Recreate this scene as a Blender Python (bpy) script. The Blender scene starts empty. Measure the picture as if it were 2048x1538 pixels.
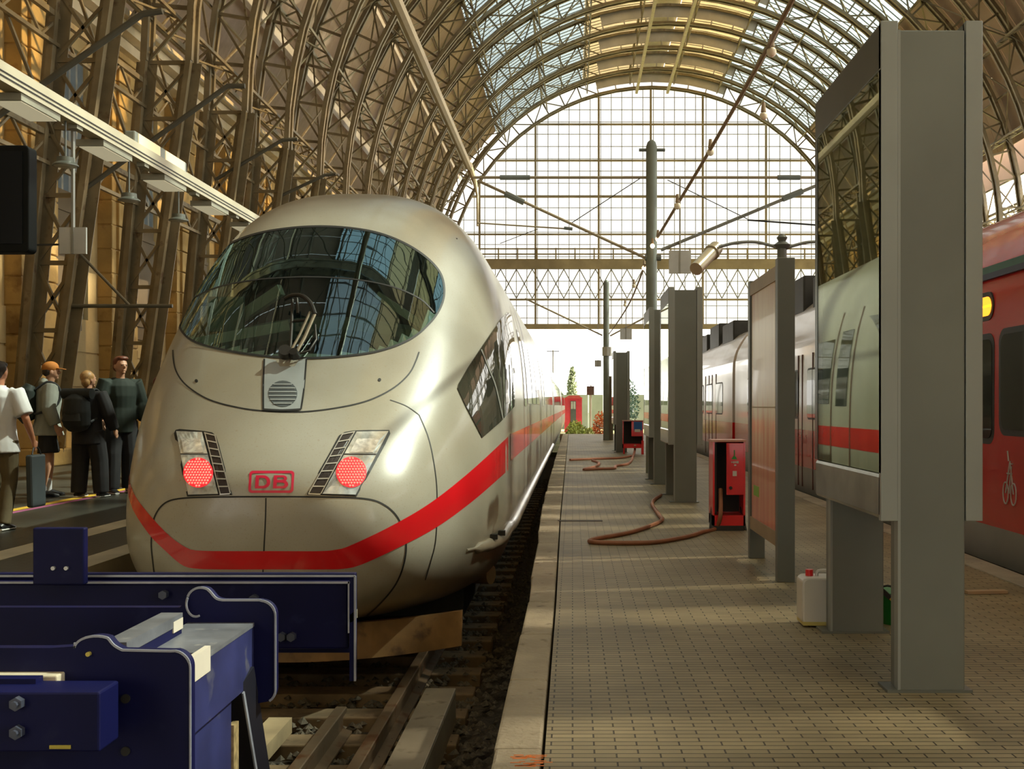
import bpy, bmesh, math, random
from mathutils import Vector, Matrix
from mathutils.bvhtree import BVHTree
R = math.radians
SC = bpy.context.scene
COL = SC.collection
rnd = random.Random(7)

# ------------------------------------------------------------------ camera, sky, sun, exposure
CAMZ, FPX, VX, VY = 1.22, 2250.0, 1145.0, 812.0     # eye height, focal length and vanishing point in photo pixels
cam = bpy.data.cameras.new('camera'); cam_o = bpy.data.objects.new('camera', cam); COL.objects.link(cam_o)
cam.sensor_width = 36.0; cam.lens = 36.0 * FPX / 2048
cam.shift_x = -(VX - 1024) / 2048; cam.shift_y = (VY - 769) / 2048
cam.clip_start = 0.05; cam.clip_end = 900
cam_o.location = (0, 0, CAMZ); cam_o.rotation_euler = (R(90), 0, 0)
SC.camera = cam_o
SC.view_settings.view_transform = 'Standard'; SC.view_settings.look = 'None'
SC.view_settings.exposure = 0.75; SC.view_settings.gamma = 1.0; SC.view_settings.use_curve_mapping = False

world = bpy.data.worlds.new('sky'); SC.world = world; world.use_nodes = True
nt = world.node_tree; nt.nodes.clear()
wo = nt.nodes.new('ShaderNodeOutputWorld'); wb = nt.nodes.new('ShaderNodeBackground')
sk = nt.nodes.new('ShaderNodeTexSky'); sk.sky_type = 'HOSEK_WILKIE'; sk.turbidity = 6
sk.sun_direction = Vector((0.62, -0.25, 0.74)).normalized()
wm = nt.nodes.new('ShaderNodeMix'); wm.data_type = 'RGBA'; wm.inputs[0].default_value = 0.72
wm.inputs[7].default_value = (1.0, 0.95, 0.84, 1)
nt.links.new(sk.outputs[0], wm.inputs[6]); nt.links.new(wm.outputs[2], wb.inputs[0])
wb.inputs[1].default_value = 3.2
nt.links.new(wb.outputs[0], wo.inputs[0])
sun = bpy.data.lights.new('sun', 'SUN'); sun.energy = 22; sun.angle = R(1.2); sun.color = (1.0, 0.86, 0.62)
sun_o = bpy.data.objects.new('sun', sun); COL.objects.link(sun_o)
sun_o.rotation_euler = Vector((0.64, 0.13, 0.755)).to_track_quat('Z', 'Y').to_euler()
sun_o.location = (40, -10, 60)
try:
    SC.cycles.max_bounces = 10; SC.cycles.transparent_max_bounces = 16; SC.cycles.diffuse_bounces = 5
    SC.cycles.sample_clamp_indirect = 6.0; SC.cycles.caustics_reflective = False; SC.cycles.caustics_refractive = False
    SC.cycles.use_denoising = True
except Exception: pass

def at(px, py, Y): return Vector(((px - VX) * Y / FPX, Y, CAMZ - (py - VY) * Y / FPX))
def ray(px, py): return Vector(((px - VX) / FPX, 1.0, -(py - VY) / FPX)).normalized()

# ------------------------------------------------------------------ materials
MATS = {}
def M(name, col, rough=0.5, metal=0.0, var=0.12, scale=3.0, bump=0.0, bscale=30.0, coat=0.0, spots=None, sscale=20.0, sth=0.6, streak=False, spec=0.5):
    if name in MATS: return MATS[name]
    m = bpy.data.materials.new(name); m.use_nodes = True; n = m.node_tree.nodes; l = m.node_tree.links
    b = n['Principled BSDF']; b.inputs['Roughness'].default_value = rough; b.inputs['Metallic'].default_value = metal
    b.inputs['Coat Weight'].default_value = coat; b.inputs['Coat Roughness'].default_value = 0.06
    b.inputs['Specular IOR Level'].default_value = spec
    tc = n.new('ShaderNodeTexCoord'); no = n.new('ShaderNodeTexNoise'); no.inputs['Scale'].default_value = scale; no.inputs['Detail'].default_value = 5
    src = tc.outputs['Object']
    if streak:
        mp = n.new('ShaderNodeMapping'); mp.inputs['Scale'].default_value = (6, 6, 0.5); l.new(src, mp.inputs[0]); src = mp.outputs[0]
    l.new(src, no.inputs[0])
    rp = n.new('ShaderNodeValToRGB'); e = rp.color_ramp.elements
    e[0].position = 0.3; e[1].position = 0.7
    e[0].color = (*[max(0, c * (1 - var)) for c in col], 1); e[1].color = (*[min(1, c * (1 + var)) for c in col], 1)
    l.new(no.outputs[0], rp.inputs[0]); last = rp.outputs[0]
    if spots:
        n2 = n.new('ShaderNodeTexNoise'); n2.inputs['Scale'].default_value = sscale; n2.inputs['Detail'].default_value = 6; l.new(tc.outputs['Object'], n2.inputs[0])
        r2 = n.new('ShaderNodeValToRGB'); r2.color_ramp.elements[0].position = sth; r2.color_ramp.elements[1].position = min(1, sth + 0.12)
        l.new(n2.outputs[0], r2.inputs[0])
        mx = n.new('ShaderNodeMix'); mx.data_type = 'RGBA'; l.new(r2.outputs[0], mx.inputs[0]); l.new(last, mx.inputs[6]); mx.inputs[7].default_value = (*spots, 1); last = mx.outputs[2]
    l.new(last, b.inputs['Base Color'])
    if bump:
        n3 = n.new('ShaderNodeTexNoise'); n3.inputs['Scale'].default_value = bscale; l.new(tc.outputs['Object'], n3.inputs[0])
        bp = n.new('ShaderNodeBump'); bp.inputs['Strength'].default_value = bump; bp.inputs['Distance'].default_value = 0.02
        l.new(n3.outputs[0], bp.inputs['Height']); l.new(bp.outputs[0], b.inputs['Normal'])
    MATS[name] = m; return m
def Emis(name, col, s):
    if name in MATS: return MATS[name]
    m = bpy.data.materials.new(name); m.use_nodes = True; b = m.node_tree.nodes['Principled BSDF']
    b.inputs['Base Color'].default_value = (*col, 1); b.inputs['Emission Color'].default_value = (*col, 1); b.inputs['Emission Strength'].default_value = s
    MATS[name] = m; return m
def Glass(name, tint, trans, rough=0.03, diff=(0.3, 0.3, 0.3), dmix=0.1, ior=1.5, gcol=(1, 1, 1)):
    """pane: see-through tint plus dirt plus mirror reflection by fresnel (no refraction)"""
    m = bpy.data.materials.new(name); m.use_nodes = True; n = m.node_tree.nodes; l = m.node_tree.links; n.clear()
    o = n.new('ShaderNodeOutputMaterial'); t = n.new('ShaderNodeBsdfTransparent'); t.inputs[0].default_value = (*[c * trans for c in tint], 1)
    d = n.new('ShaderNodeBsdfDiffuse'); d.inputs[0].default_value = (*diff, 1)
    tl = n.new('ShaderNodeBsdfTranslucent'); tl.inputs[0].default_value = (*diff, 1)
    a = n.new('ShaderNodeMixShader'); a.inputs[0].default_value = 0.5; l.new(d.outputs[0], a.inputs[1]); l.new(tl.outputs[0], a.inputs[2])
    x = n.new('ShaderNodeMixShader'); x.inputs[0].default_value = dmix; l.new(t.outputs[0], x.inputs[1]); l.new(a.outputs[0], x.inputs[2])
    g = n.new('ShaderNodeBsdfGlossy'); g.inputs['Roughness'].default_value = rough; g.inputs[0].default_value = (*gcol, 1)
    ge = n.new('ShaderNodeNewGeometry'); dt = n.new('ShaderNodeVectorMath'); dt.operation = 'DOT_PRODUCT'; l.new(ge.outputs['Normal'], dt.inputs[0]); l.new(ge.outputs['Incoming'], dt.inputs[1])
    ab = n.new('ShaderNodeMath'); ab.operation = 'ABSOLUTE'; l.new(dt.outputs['Value'], ab.inputs[0]); iv = n.new('ShaderNodeMath'); iv.operation = 'SUBTRACT'; iv.inputs[0].default_value = 1; iv.use_clamp = True; l.new(ab.outputs[0], iv.inputs[1])
    pw = n.new('ShaderNodeMath'); pw.operation = 'POWER'; pw.inputs[1].default_value = 5; l.new(iv.outputs[0], pw.inputs[0]); f0 = ((ior - 1) / (ior + 1)) ** 2
    f = n.new('ShaderNodeMath'); f.operation = 'MULTIPLY_ADD'; f.inputs[1].default_value = 1 - f0; f.inputs[2].default_value = f0; l.new(pw.outputs[0], f.inputs[0])
    y = n.new('ShaderNodeMixShader'); l.new(f.outputs[0], y.inputs[0]); l.new(x.outputs[0], y.inputs[1]); l.new(g.outputs[0], y.inputs[2])
    l.new(y.outputs[0], o.inputs[0]); MATS[name] = m; return m

# ------------------------------------------------------------------ mesh builder
class MB:
    def __init__(s): s.v = []; s.f = []; s.mi = []
    def add(s, vs, fs, mi=0):
        o = len(s.v); s.v += [tuple(v) for v in vs]; s.f += [tuple(i + o for i in f) for f in fs]; s.mi += [mi] * len(fs); return s
    def box(s, a, b, mi=0):
        x0, y0, z0 = a; x1, y1, z1 = b
        return s.add([(x0,y0,z0),(x1,y0,z0),(x1,y1,z0),(x0,y1,z0),(x0,y0,z1),(x1,y0,z1),(x1,y1,z1),(x0,y1,z1)],
                     [(0,3,2,1),(4,5,6,7),(0,1,5,4),(1,2,6,5),(2,3,7,6),(3,0,4,7)], mi)
    def bar(s, p, q, w, h=None, up=(0, 0, 1), mi=0):
        p = Vector(p); q = Vector(q); h = h or w; d = (q - p)
        if d.length < 1e-6: return s
        d.normalize(); u = Vector(up)
        if abs(d.dot(u)) > 0.95: u = Vector((0, 1, 0)) if abs(d.y) < 0.9 else Vector((1, 0, 0))
        a = d.cross(u).normalized(); b = a.cross(d)
        vs = []
        for c in (p, q):
            for i, j in ((-1,-1),(1,-1),(1,1),(-1,1)): vs.append(c + a * (i * w / 2) + b * (j * h / 2))
        return s.add(vs, [(0,3,2,1),(4,5,6,7),(0,1,5,4),(1,2,6,5),(2,3,7,6),(3,0,4,7)], mi)
    def tube(s, pts, rad, seg=10, mi=0, ref=None, cap=True, ry=None):
        """loft of rings along pts; rad number or list; ry second radius list (along ref-cross axis)"""
        pts = [Vector(p) for p in pts]; n = len(pts)
        ra = rad if isinstance(rad, (list, tuple)) else [rad] * n
        rb = ry if ry is not None else ra
        if not isinstance(rb, (list, tuple)): rb = [rb] * n
        vs = []; prev = None
        for i, p in enumerate(pts):
            d = (pts[min(i+1, n-1)] - pts[max(i-1, 0)])
            d = d.normalized() if d.length > 1e-9 else Vector((0,0,1))
            if ref is not None: u = Vector(ref)
            elif prev is not None: u = prev
            else: u = Vector((0,0,1)) if abs(d.z) < 0.9 else Vector((1,0,0))
            a = u - d * u.dot(d)
            if a.length < 1e-4: a = Vector((0,1,0)) - d * d.y
            a.normalize(); b = d.cross(a); prev = a
            for k in range(seg):
                t = 2 * math.pi * k / seg; vs.append(p + a * (math.cos(t) * ra[i]) + b * (math.sin(t) * rb[i]))
        fs = []
        for i in range(n - 1):
            for k in range(seg):
                k2 = (k + 1) % seg; fs.append((i*seg+k, i*seg+k2, (i+1)*seg+k2, (i+1)*seg+k))
        if cap: fs.append(tuple(range(seg - 1, -1, -1))); fs.append(tuple((n-1)*seg + k for k in range(seg)))
        return s.add(vs, fs, mi)
    def cyl(s, p, q, r, seg=16, r2=None, mi=0): return s.tube([p, q], [r, r if r2 is None else r2], seg, mi)
    def lathe(s, prof, c=(0,0,0), seg=20, mi=0):
        c = Vector(c); return s.tube([c + Vector((0,0,z)) for r, z in prof], [max(r, 1e-4) for r, z in prof], seg, mi, ref=(1,0,0))
    def sphere(s, c, rx, ry=None, rz=None, nu=14, nv=9, mi=0):
        c = Vector(c); ry = ry or rx; rz = rz or rx; vs = []; fs = []
        for j in range(1, nv):
            t = math.pi * j / nv
            for i in range(nu):
                p = 2*math.pi*i/nu; vs.append(c + Vector((rx*math.sin(t)*math.cos(p), ry*math.sin(t)*math.sin(p), rz*math.cos(t))))
        top = len(vs); vs.append(c + Vector((0,0,rz))); bot = len(vs); vs.append(c - Vector((0,0,rz)))
        for j in range(nv - 2):
            for i in range(nu):
                i2 = (i+1) % nu; fs.append((j*nu+i, (j+1)*nu+i, (j+1)*nu+i2, j*nu+i2))
        for i in range(nu):
            i2 = (i+1) % nu; fs.append((top, i, i2)); fs.append((bot, (nv-2)*nu+i2, (nv-2)*nu+i))
        return s.add(vs, fs, mi)
    def prism(s, poly, d, mi=0):
        """polygon (3D points, planar) extruded by vector d"""
        d = Vector(d); p = [Vector(a) for a in poly]; n = len(p)
        return s.add(p + [a + d for a in p], [tuple(range(n-1,-1,-1)), tuple(range(n, 2*n))] + [(i, (i+1)%n, n+(i+1)%n, n+i) for i in range(n)], mi)
    def build(s, name, mat, parent=None, smooth=False, bevel=0.0, fix=True):
        me = bpy.data.meshes.new(name); me.from_pydata(s.v, [], s.f)
        for m in (mat if isinstance(mat, (list, tuple)) else [mat]): me.materials.append(m)
        if len(set(s.mi)) > 1: me.polygons.foreach_set('material_index', s.mi)
        if fix:
            bm = bmesh.new(); bm.from_mesh(me); bmesh.ops.recalc_face_normals(bm, faces=bm.faces); bm.to_mesh(me); bm.free()
        me.update()
        o = bpy.data.objects.new(name, me); COL.objects.link(o)
        if smooth:
            me.shade_smooth()
            md = o.modifiers.new('smooth_angle', 'EDGE_SPLIT'); md.split_angle = R(40)
        if bevel:
            md = o.modifiers.new('bevel', 'BEVEL'); md.width = bevel; md.segments = 2; md.limit_method = 'ANGLE'
        if parent is not None:
            o.parent = parent; o.matrix_parent_inverse = Matrix.Translation(-parent.location) if parent.type == 'EMPTY' else Matrix()
        return o
def tag(o, label, cat, group=None, kind=None):
    if label: o['label'] = label
    if cat: o['category'] = cat
    if group: o['group'] = group
    if kind: o['kind'] = kind
    return o
def thing(name, loc, label, cat, group=None):
    o = bpy.data.objects.new(name, None); o.empty_display_size = 0.2; COL.objects.link(o); o.location = loc
    return tag(o, label, cat, group)
def struct(o): o['kind'] = 'structure'; return o
def copy_tree(o, dx, parent=None):
    c = o.copy(); COL.objects.link(c)
    if parent is None: c.location = Vector(o.location) + Vector(dx)
    else: c.parent = parent; c.matrix_parent_inverse = o.matrix_parent_inverse.copy()
    for ch in o.children: copy_tree(ch, dx, c)
    return c
def spline(pts, n=8, closed=False):
    """Catmull-Rom through points (tuples of any dim)"""
    P = [tuple(p) for p in pts]; out = []; N = len(P)
    rng = N if closed else N - 1
    for i in range(rng):
        p0 = P[(i-1) % N] if closed else P[max(i-1, 0)]; p1 = P[i]; p2 = P[(i+1) % N]; p3 = P[(i+2) % N] if closed else P[min(i+2, N-1)]
        for k in range(n):
            t = k / n
            out.append(tuple(0.5*((2*b) + (-a+c)*t + (2*a-5*b+4*c-d)*t*t + (-a+3*b-3*c+d)*t**3) for a, b, c, d in zip(p0, p1, p2, p3)))
    if not closed: out.append(P[-1])
    return out

# common materials
steel_grey = M('grey_painted_steel', (0.13, 0.145, 0.13), 0.38, 0.1, 0.08, 2, spec=0.5)
steel_light = M('light_grey_aluminium', (0.27, 0.30, 0.29), 0.42, 0.2, 0.06, 2)
steel_post = M('brushed_post_steel', (0.165, 0.185, 0.17), 0.42, 0.1, 0.15, 1.2)
brown_iron = M('brown_riveted_iron', (0.22, 0.178, 0.105), 0.42, 0.3, 0.3, 1.5, spots=(0.10, 0.055, 0.025), sscale=3, sth=0.6)
tan_iron = M('tan_painted_iron', (0.33, 0.26, 0.15), 0.5, 0.1, 0.22, 1.0)
dark_iron = M('dark_iron', (0.035, 0.035, 0.033), 0.5, 0.4, 0.3, 4)
black_rubber = M('black_rubber', (0.012, 0.012, 0.012), 0.6)
red_paint = M('red_paint', (0.72, 0.014, 0.018), 0.3, 0, 0.1, 5, coat=0.4)
white_plate = M('white_plate', (0.62, 0.62, 0.58), 0.5, 0, 0.05)
# ------------------------------------------------------------------ setting: platforms, track bed
HC, HZ, RI, RO, RS = 5.94, 9.7, 15.35, 16.45, 16.8     # hall axis x, springing height, inner/outer rib radius, roof skin radius
def paver_mat():
    m = bpy.data.materials.new('platform_pavers'); m.use_nodes = True; n = m.node_tree.nodes; l = m.node_tree.links
    b = n['Principled BSDF']; tc = n.new('ShaderNodeTexCoord'); br = n.new('ShaderNodeTexBrick')
    br.inputs['Scale'].default_value = 1.0; br.inputs['Brick Width'].default_value = 0.154; br.inputs['Row Height'].default_value = 0.047
    br.inputs['Mortar Size'].default_value = 0.0035; br.inputs['Mortar Smooth'].default_value = 0.3; br.inputs['Bias'].default_value = 0.0
    br.inputs['Color1'].default_value = (0.235, 0.21, 0.135, 1); br.inputs['Color2'].default_value = (0.30, 0.265, 0.17, 1); br.inputs['Mortar'].default_value = (0.035, 0.03, 0.018, 1)
    l.new(tc.outputs['Object'], br.inputs['Vector'])
    no = n.new('ShaderNodeTexNoise'); no.inputs['Scale'].default_value = 0.9; no.inputs['Detail'].default_value = 8; l.new(tc.outputs['Object'], no.inputs[0])
    rp = n.new('ShaderNodeValToRGB'); rp.color_ramp.elements[0].position = 0.32; rp.color_ramp.elements[0].color = (0.62, 0.58, 0.5, 1); rp.color_ramp.elements[1].position = 0.62; rp.color_ramp.elements[1].color = (1.15, 1.1, 1.0, 1)
    l.new(no.outputs[0], rp.inputs[0])
    mx = n.new('ShaderNodeMix'); mx.data_type = 'RGBA'; mx.blend_type = 'MULTIPLY'; mx.inputs[0].default_value = 1; l.new(br.outputs[0], mx.inputs[6]); l.new(rp.outputs[0], mx.inputs[7])
    l.new(mx.outputs[2], b.inputs['Base Color']); b.inputs['Roughness'].default_value = 0.55
    bp = n.new('ShaderNodeBump'); bp.inputs['Strength'].default_value = 0.7; bp.inputs['Distance'].default_value = 0.012; bp.invert = True
    l.new(br.outputs['Fac'], bp.inputs['Height']); l.new(bp.outputs[0], b.inputs['Normal'])
    return m
PAVER = paver_mat()
KERB = M('kerb_concrete', (0.36, 0.32, 0.235), 0.8, 0, 0.22, 2.5, bump=0.5, bscale=40, spots=(0.14, 0.12, 0.08), sscale=9, sth=0.62)
def asphalt_mat():
    m = M('dark_platform_asphalt', (0.052, 0.052, 0.042), 0.33, 0, 0.3, 0.8, bump=0.15, bscale=20); return m
ASPH = asphalt_mat()
EDGE = [(-30, -0.27), (7.0, -0.275), (7.05, -0.285), (10.6, -0.31), (10.65, -0.335), (14, -0.37), (25, -0.40), (49, -0.42)]
INNER = [(-30, -0.07), (7, -0.10), (12, -0.125), (49, -0.17)]
def lerp_tab(t, y):
    for (a, b), (c, d) in zip(t, t[1:]):
        if y <= c: return b + (d - b) * (y - a) / (c - a)
    return t[-1][1]
# island platform deck
m = MB(); ys = [-30, 2, 7, 12, 20, 30, 49]
for a, b in zip(ys, ys[1:]):
    m.prism([(lerp_tab(INNER, a), a, 0), (3.02, a, 0), (3.02, b, 0), (lerp_tab(INNER, b), b, 0)], (0, 0, -1.2))
struct(m.build('floor', PAVER))
# kerb stones along the two edges (each a slab of the platform edge)
m = MB(); y = -6.0
while y < 49:
    y2 = min(49, y + (1.0 if y < 20 else 2.0)); g = 0.008
    j = rnd.uniform(-0.006, 0.006)
    m.prism([(lerp_tab(EDGE, y) + j, y + g, 0.004), (lerp_tab(INNER, y) - 0.012, y + g, 0.004), (lerp_tab(INNER, y2) - 0.012, y2, 0.004), (lerp_tab(EDGE, y2) + j, y2, 0.004)], (0, 0, -0.3))
    y = y2
struct(m.build('trim_1', KERB, bevel=0.012))
m = MB(); m.box((-0.24, -30, -1.2), (-0.08, 49, -0.25)); struct(m.build('wall_platform', M('platform_wall', (0.07, 0.06, 0.045), 0.9)))
m = MB(); m.box((3.05, -30, -1.2), (3.16, 49, -0.22)); struct(m.build('wall_platform_right', M('platform_wall', (0.07, 0.06, 0.045), 0.9)))
m = MB(); y = -6.0
while y < 49:
    y2 = y + 1.5; m.box((3.03, y + 0.008, -0.25), (3.25, y2, 0.004)); y = y2
struct(m.build('trim_2', KERB, bevel=0.01))
# main platform at the far side of the train
m = MB(); m.box((-13, -30, -1.2), (-3.93, 120, 0)); struct(m.build('floor_platform', ASPH))
m = MB(); y = -4.0
while y < 118:
    y2 = y + 2.0; m.box((-3.92, y + 0.01, -0.3), (-3.66, y2, 0.004)); y = y2
m.box((-3.9, -30, -1.2), (-3.75, 118, -0.28))
struct(m.build('trim_3', M('pale_kerb', (0.42, 0.38, 0.28), 0.6, 0, 0.15, 2)))
def stripe(name, x0, x1, y0, y1, mat, label, z=0.004):
    m = MB(); m.box((x0, y0, 0.0005), (x1, y1, z)); o = m.build(name, mat); struct(o); return o
stripe('trim_4', -4.80, -4.52, 0, 110, M('white_guide_strip', (0.52, 0.48, 0.36), 0.45, 0, 0.15, 2), '')
stripe('trim_5', -6.62, -6.49, 0, 110, M('yellow_line_paint', (0.72, 0.45, 0.05), 0.5), '')
stripe('trim_6', -6.44, -6.36, 0, 110, M('magenta_line_paint', (0.42, 0.12, 0.26), 0.5), '')
# track pit base
BAL = M('dark_ballast', (0.055, 0.045, 0.032), 0.9, 0, 0.5, 14, bump=1.0, bscale=30)
m = MB(); m.box((-3.95, -30, -1.3), (-0.2, 49, -1.0)); m.box((3.1, -30, -1.3), (9.5, 49, -1.0)); struct(m.build('floor_trackbed', BAL))
m = MB(); m.box((9.5, -30, -1.2), (26, 60, 0)); struct(m.build('floor_far', ASPH))
# loose ballast: heaped stones nobody could count
m = MB(); r2 = random.Random(3)
def stone(x, y, z, s):
    a = r2.uniform(0, 6.28); vs = []
    for k in range(5):
        t = a + k * 1.257; vs.append((x + math.cos(t)*s*r2.uniform(.7,1.2), y + math.sin(t)*s*r2.uniform(.7,1.2), z + r2.uniform(-.3,.2)*s))
    vs.append((x + r2.uniform(-.3,.3)*s, y + r2.uniform(-.3,.3)*s, z + s*0.75))
    m.add(vs, [(k, (k+1)%5, 5) for k in range(5)])
for i in range(15000):
    y = 2.6 + (r2.random() ** 2.2) * 30; x = r2.uniform(-3.7, -0.31)
    z = -0.985 + (0.03 if abs(x + 0.75) < 0.42 else 0) + r2.uniform(0, 0.06) + max(0, (x + 0.6)) * 0.2
    stone(x, y, z, r2.uniform(0.022, 0.042))
for i in range(1500):
    stone(r2.uniform(3.3, 3.6), r2.uniform(5, 30), -0.97, r2.uniform(0.03, 0.05))
tag(m.build('ballast_gravel', M('ballast_stone', (0.085, 0.072, 0.05), 0.85, 0, 0.6, 40)), 'dark ballast gravel lying between the rails and the platform kerb', 'gravel', kind='stuff')

# ------------------------------------------------------------------ track (rails, check rails, sleepers)
RZ = -0.73; TX = -2.03; RC = -1.94
track = thing('railway_track', (TX, 3, -1), 'rusty railway track running under the white express train', 'track')
railm = M('worn_rail_steel', (0.19, 0.145, 0.095), 0.42, 0.5, 0.25, 3, spots=(0.13, 0.06, 0.025), sscale=6, sth=0.55)
def rail(x, y0, y1, name='rail', h=0.17):
    pr = [(-.07,0),(.07,0),(.07,.012),(.012,.03),(.012,.125),(.036,.135),(.036,.165),(.03,h),(-.03,h),(-.036,.165),(-.036,.135),(-.012,.125),(-.012,.03),(-.07,.012)]
    m = MB(); m.prism([(x + a, y0, RZ - h + b) for a, b in pr], (0, y1 - y0, 0)); return m.build(name, railm, track)
rail(RC + .755, 0.5, 49); rail(RC - .755, 0.5, 49)
rail(RC + .44, 0.5, 7.3, 'check_rail'); rail(RC - .44, 0.5, 7.3, 'check_rail')
m = MB(); m.box((-1.97, 4.6, -.90), (-1.82, 7.3, -.80)); m.build('centre_timber', M('bleached_timber', (0.26, 0.2, 0.11), .8, 0, .25, 4), track)
sl = M('sleeper_timber', (0.17, 0.12, 0.065), 0.8, 0, 0.35, 5, spots=(0.06, 0.04, 0.02), sscale=8, sth=0.6)
m0 = MB(); m0.box((TX - 1.3, -0.12, -1.02), (TX + 1.3, 0.12, RZ - .172)); s0 = m0.build('sleeper', sl, track, bevel=0.01)
s0.location = (0, 2.2, 0)
for i in range(1, 44):
    c = s0.copy(); COL.objects.link(c); c.parent = track; c.matrix_parent_inverse = s0.matrix_parent_inverse.copy(); c.location = (0, 2.2 + i * 0.62, 0)
# loose steel channel lying beside the rail
m = MB(); m.prism([(-0.99, 2.9, -.70), (-.785, 2.9, -.70), (-.785, 7.58, -.70), (-0.99, 7.58, -.70)], (0, 0, 0.02)); m.box((-.99, 2.9, -.92), (-.975, 7.58, -.70)); m.box((-.80, 2.9, -.92), (-.785, 7.58, -.70))
tag(m.build('cable_trough', M('trough_steel', (0.25, 0.225, 0.17), 0.5, 0.3, 0.25, 2, spots=(0.13,0.11,0.08), sscale=8, sth=0.6), bevel=0.006), 'long flat grey steel cable trough lying beside the rail', 'cable trough')
# second track
track2 = thing('railway_track', (4.95, 20, -1), 'shadowed railway track under the red regional train', 'track')
for x in (4.2, 5.7):
    m = MB(); m.box((x - .035, -5, RZ - .17), (x + .035, 49, RZ)); m.build('rail', railm, track2)
m = MB()
m.box((3.7, -5, -1.02), (6.2, 49, RZ - .17)); m.build('sleeper_bed', sl, track2)

# ------------------------------------------------------------------ hall: ribs
RIBY = [84.2 - 4.7 * k for k in range(24)]          # 84.2 ... -23.9
def leg_in(z): return -10.75 + (z / HZ) * (HC - RI + 10.75)
def leg_out(z): return -11.35 + (z / HZ) * (HC - RO + 11.35)
prof_i, prof_o = [], []
for k in range(7):
    z = 0.0 + HZ * k / 7; prof_i.append((leg_in(z), z)); prof_o.append((leg_out(z), z))
NA = 36
for k in range(NA + 1):
    t = math.pi - math.pi * k / NA
    prof_i.append((HC + RI * math.cos(t), HZ + RI * math.sin(t))); prof_o.append((HC + RO * math.cos(t), HZ + RO * math.sin(t)))
for k in range(6, -1, -1):
    z = HZ * k / 7; prof_i.append((2 * HC - leg_in(z), z)); prof_o.append((2 * HC - leg_out(z), z))
def rib_parts():
    ch = MB(); wl = MB(); wr = MB(); pl = MB(); n = len(prof_i); V = lambda p, y: Vector((p[0], y, p[1]))
    c = Vector((HC, 0, HZ))
    for k in range(n - 1):
        for pr in (prof_i, prof_o):
            for dy in (-0.2, 0.2):
                a, b = V(pr[k], dy), V(pr[k+1], dy); ch.bar(a, b, 0.13, 0.16, up=((a + b)/2 - c))
            # top plate tying the twin chords
            a, b = V(pr[k], 0), V(pr[k+1], 0); mid = (a + b)/2
            ch.bar(a, b, 0.52, 0.02, up=((a + b)/2 - c))
        ang = abs(k + 0.5 - n / 2); wb = wl if k < n / 2 else wr
        a0, a1, b0, b1 = V(prof_i[k], 0), V(prof_i[k+1], 0), V(prof_o[k], 0), V(prof_o[k+1], 0)
        if ang < 4:                                   # crown: solid web plate
            pl.prism([b0.lerp(a0, .62), b1.lerp(a1, .62), b1, b0], (0, 0.03, 0)); pl.bar(a0, b0.lerp(a0, .5), .08, .08); pl.bar(a1, b1.lerp(a1, .5), .08, .08); continue
        else:
            if k % 2 == 0 or k < 7 or k > n - 9: wb.bar(a0, b1, 0.07, 0.07, up=(0,1,0))
            if k % 2 == 1 or k < 7 or k > n - 9: wb.bar(b0, a1, 0.07, 0.07, up=(0,1,0))
        wb.bar(a0, b0, 0.09, 0.09, up=(0,1,0))
        if k % 2 == 0:
            wb.bar(a0 + Vector((0,-.2,0)), a1 + Vector((0,.2,0)), 0.05, 0.04)
    return ch, wl, wr, pl
grey_iron = M('grey_brown_plate', (0.52, 0.50, 0.45), 0.45, 0.1, 0.15, 1)
ch, wl, wr, pl = rib_parts()
ORD = ['gable-end', 'second', 'third', 'fourth', 'fifth', 'sixth', 'seventh', 'eighth', 'ninth', 'tenth', 'eleventh', 'twelfth', 'thirteenth', 'fourteenth', 'fifteenth', 'sixteenth', 'seventeenth', 'eighteenth', 'nineteenth', 'twentieth', 'twenty-first', 'twenty-second', 'twenty-third', 'twenty-fourth']
rib0 = None
for k, y in enumerate(RIBY):
    lab = 'brown lattice steel roof arch, %s one counted from the glazed gable' % ORD[k] if k else 'brown lattice steel roof arch standing against the glazed gable'
    if rib0 is None:
        rib0 = thing('roof_arch', (HC, y, 0), lab, 'roof arch', 'lattice roof arches of the hall')
        for nm, mb, mt in (('chord', ch, brown_iron), ('web_lattice', wl, brown_iron), ('web_lattice', wr, brown_iron), ('crown_plate', pl, grey_iron)):
            o = mb.build(nm, mt); o.parent = rib0; o.matrix_parent_inverse = Matrix.Translation((-HC, 0, 0))
    else:
        c = copy_tree(rib0, (0, y - RIBY[0], 0)); c['label'] = lab
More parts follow.
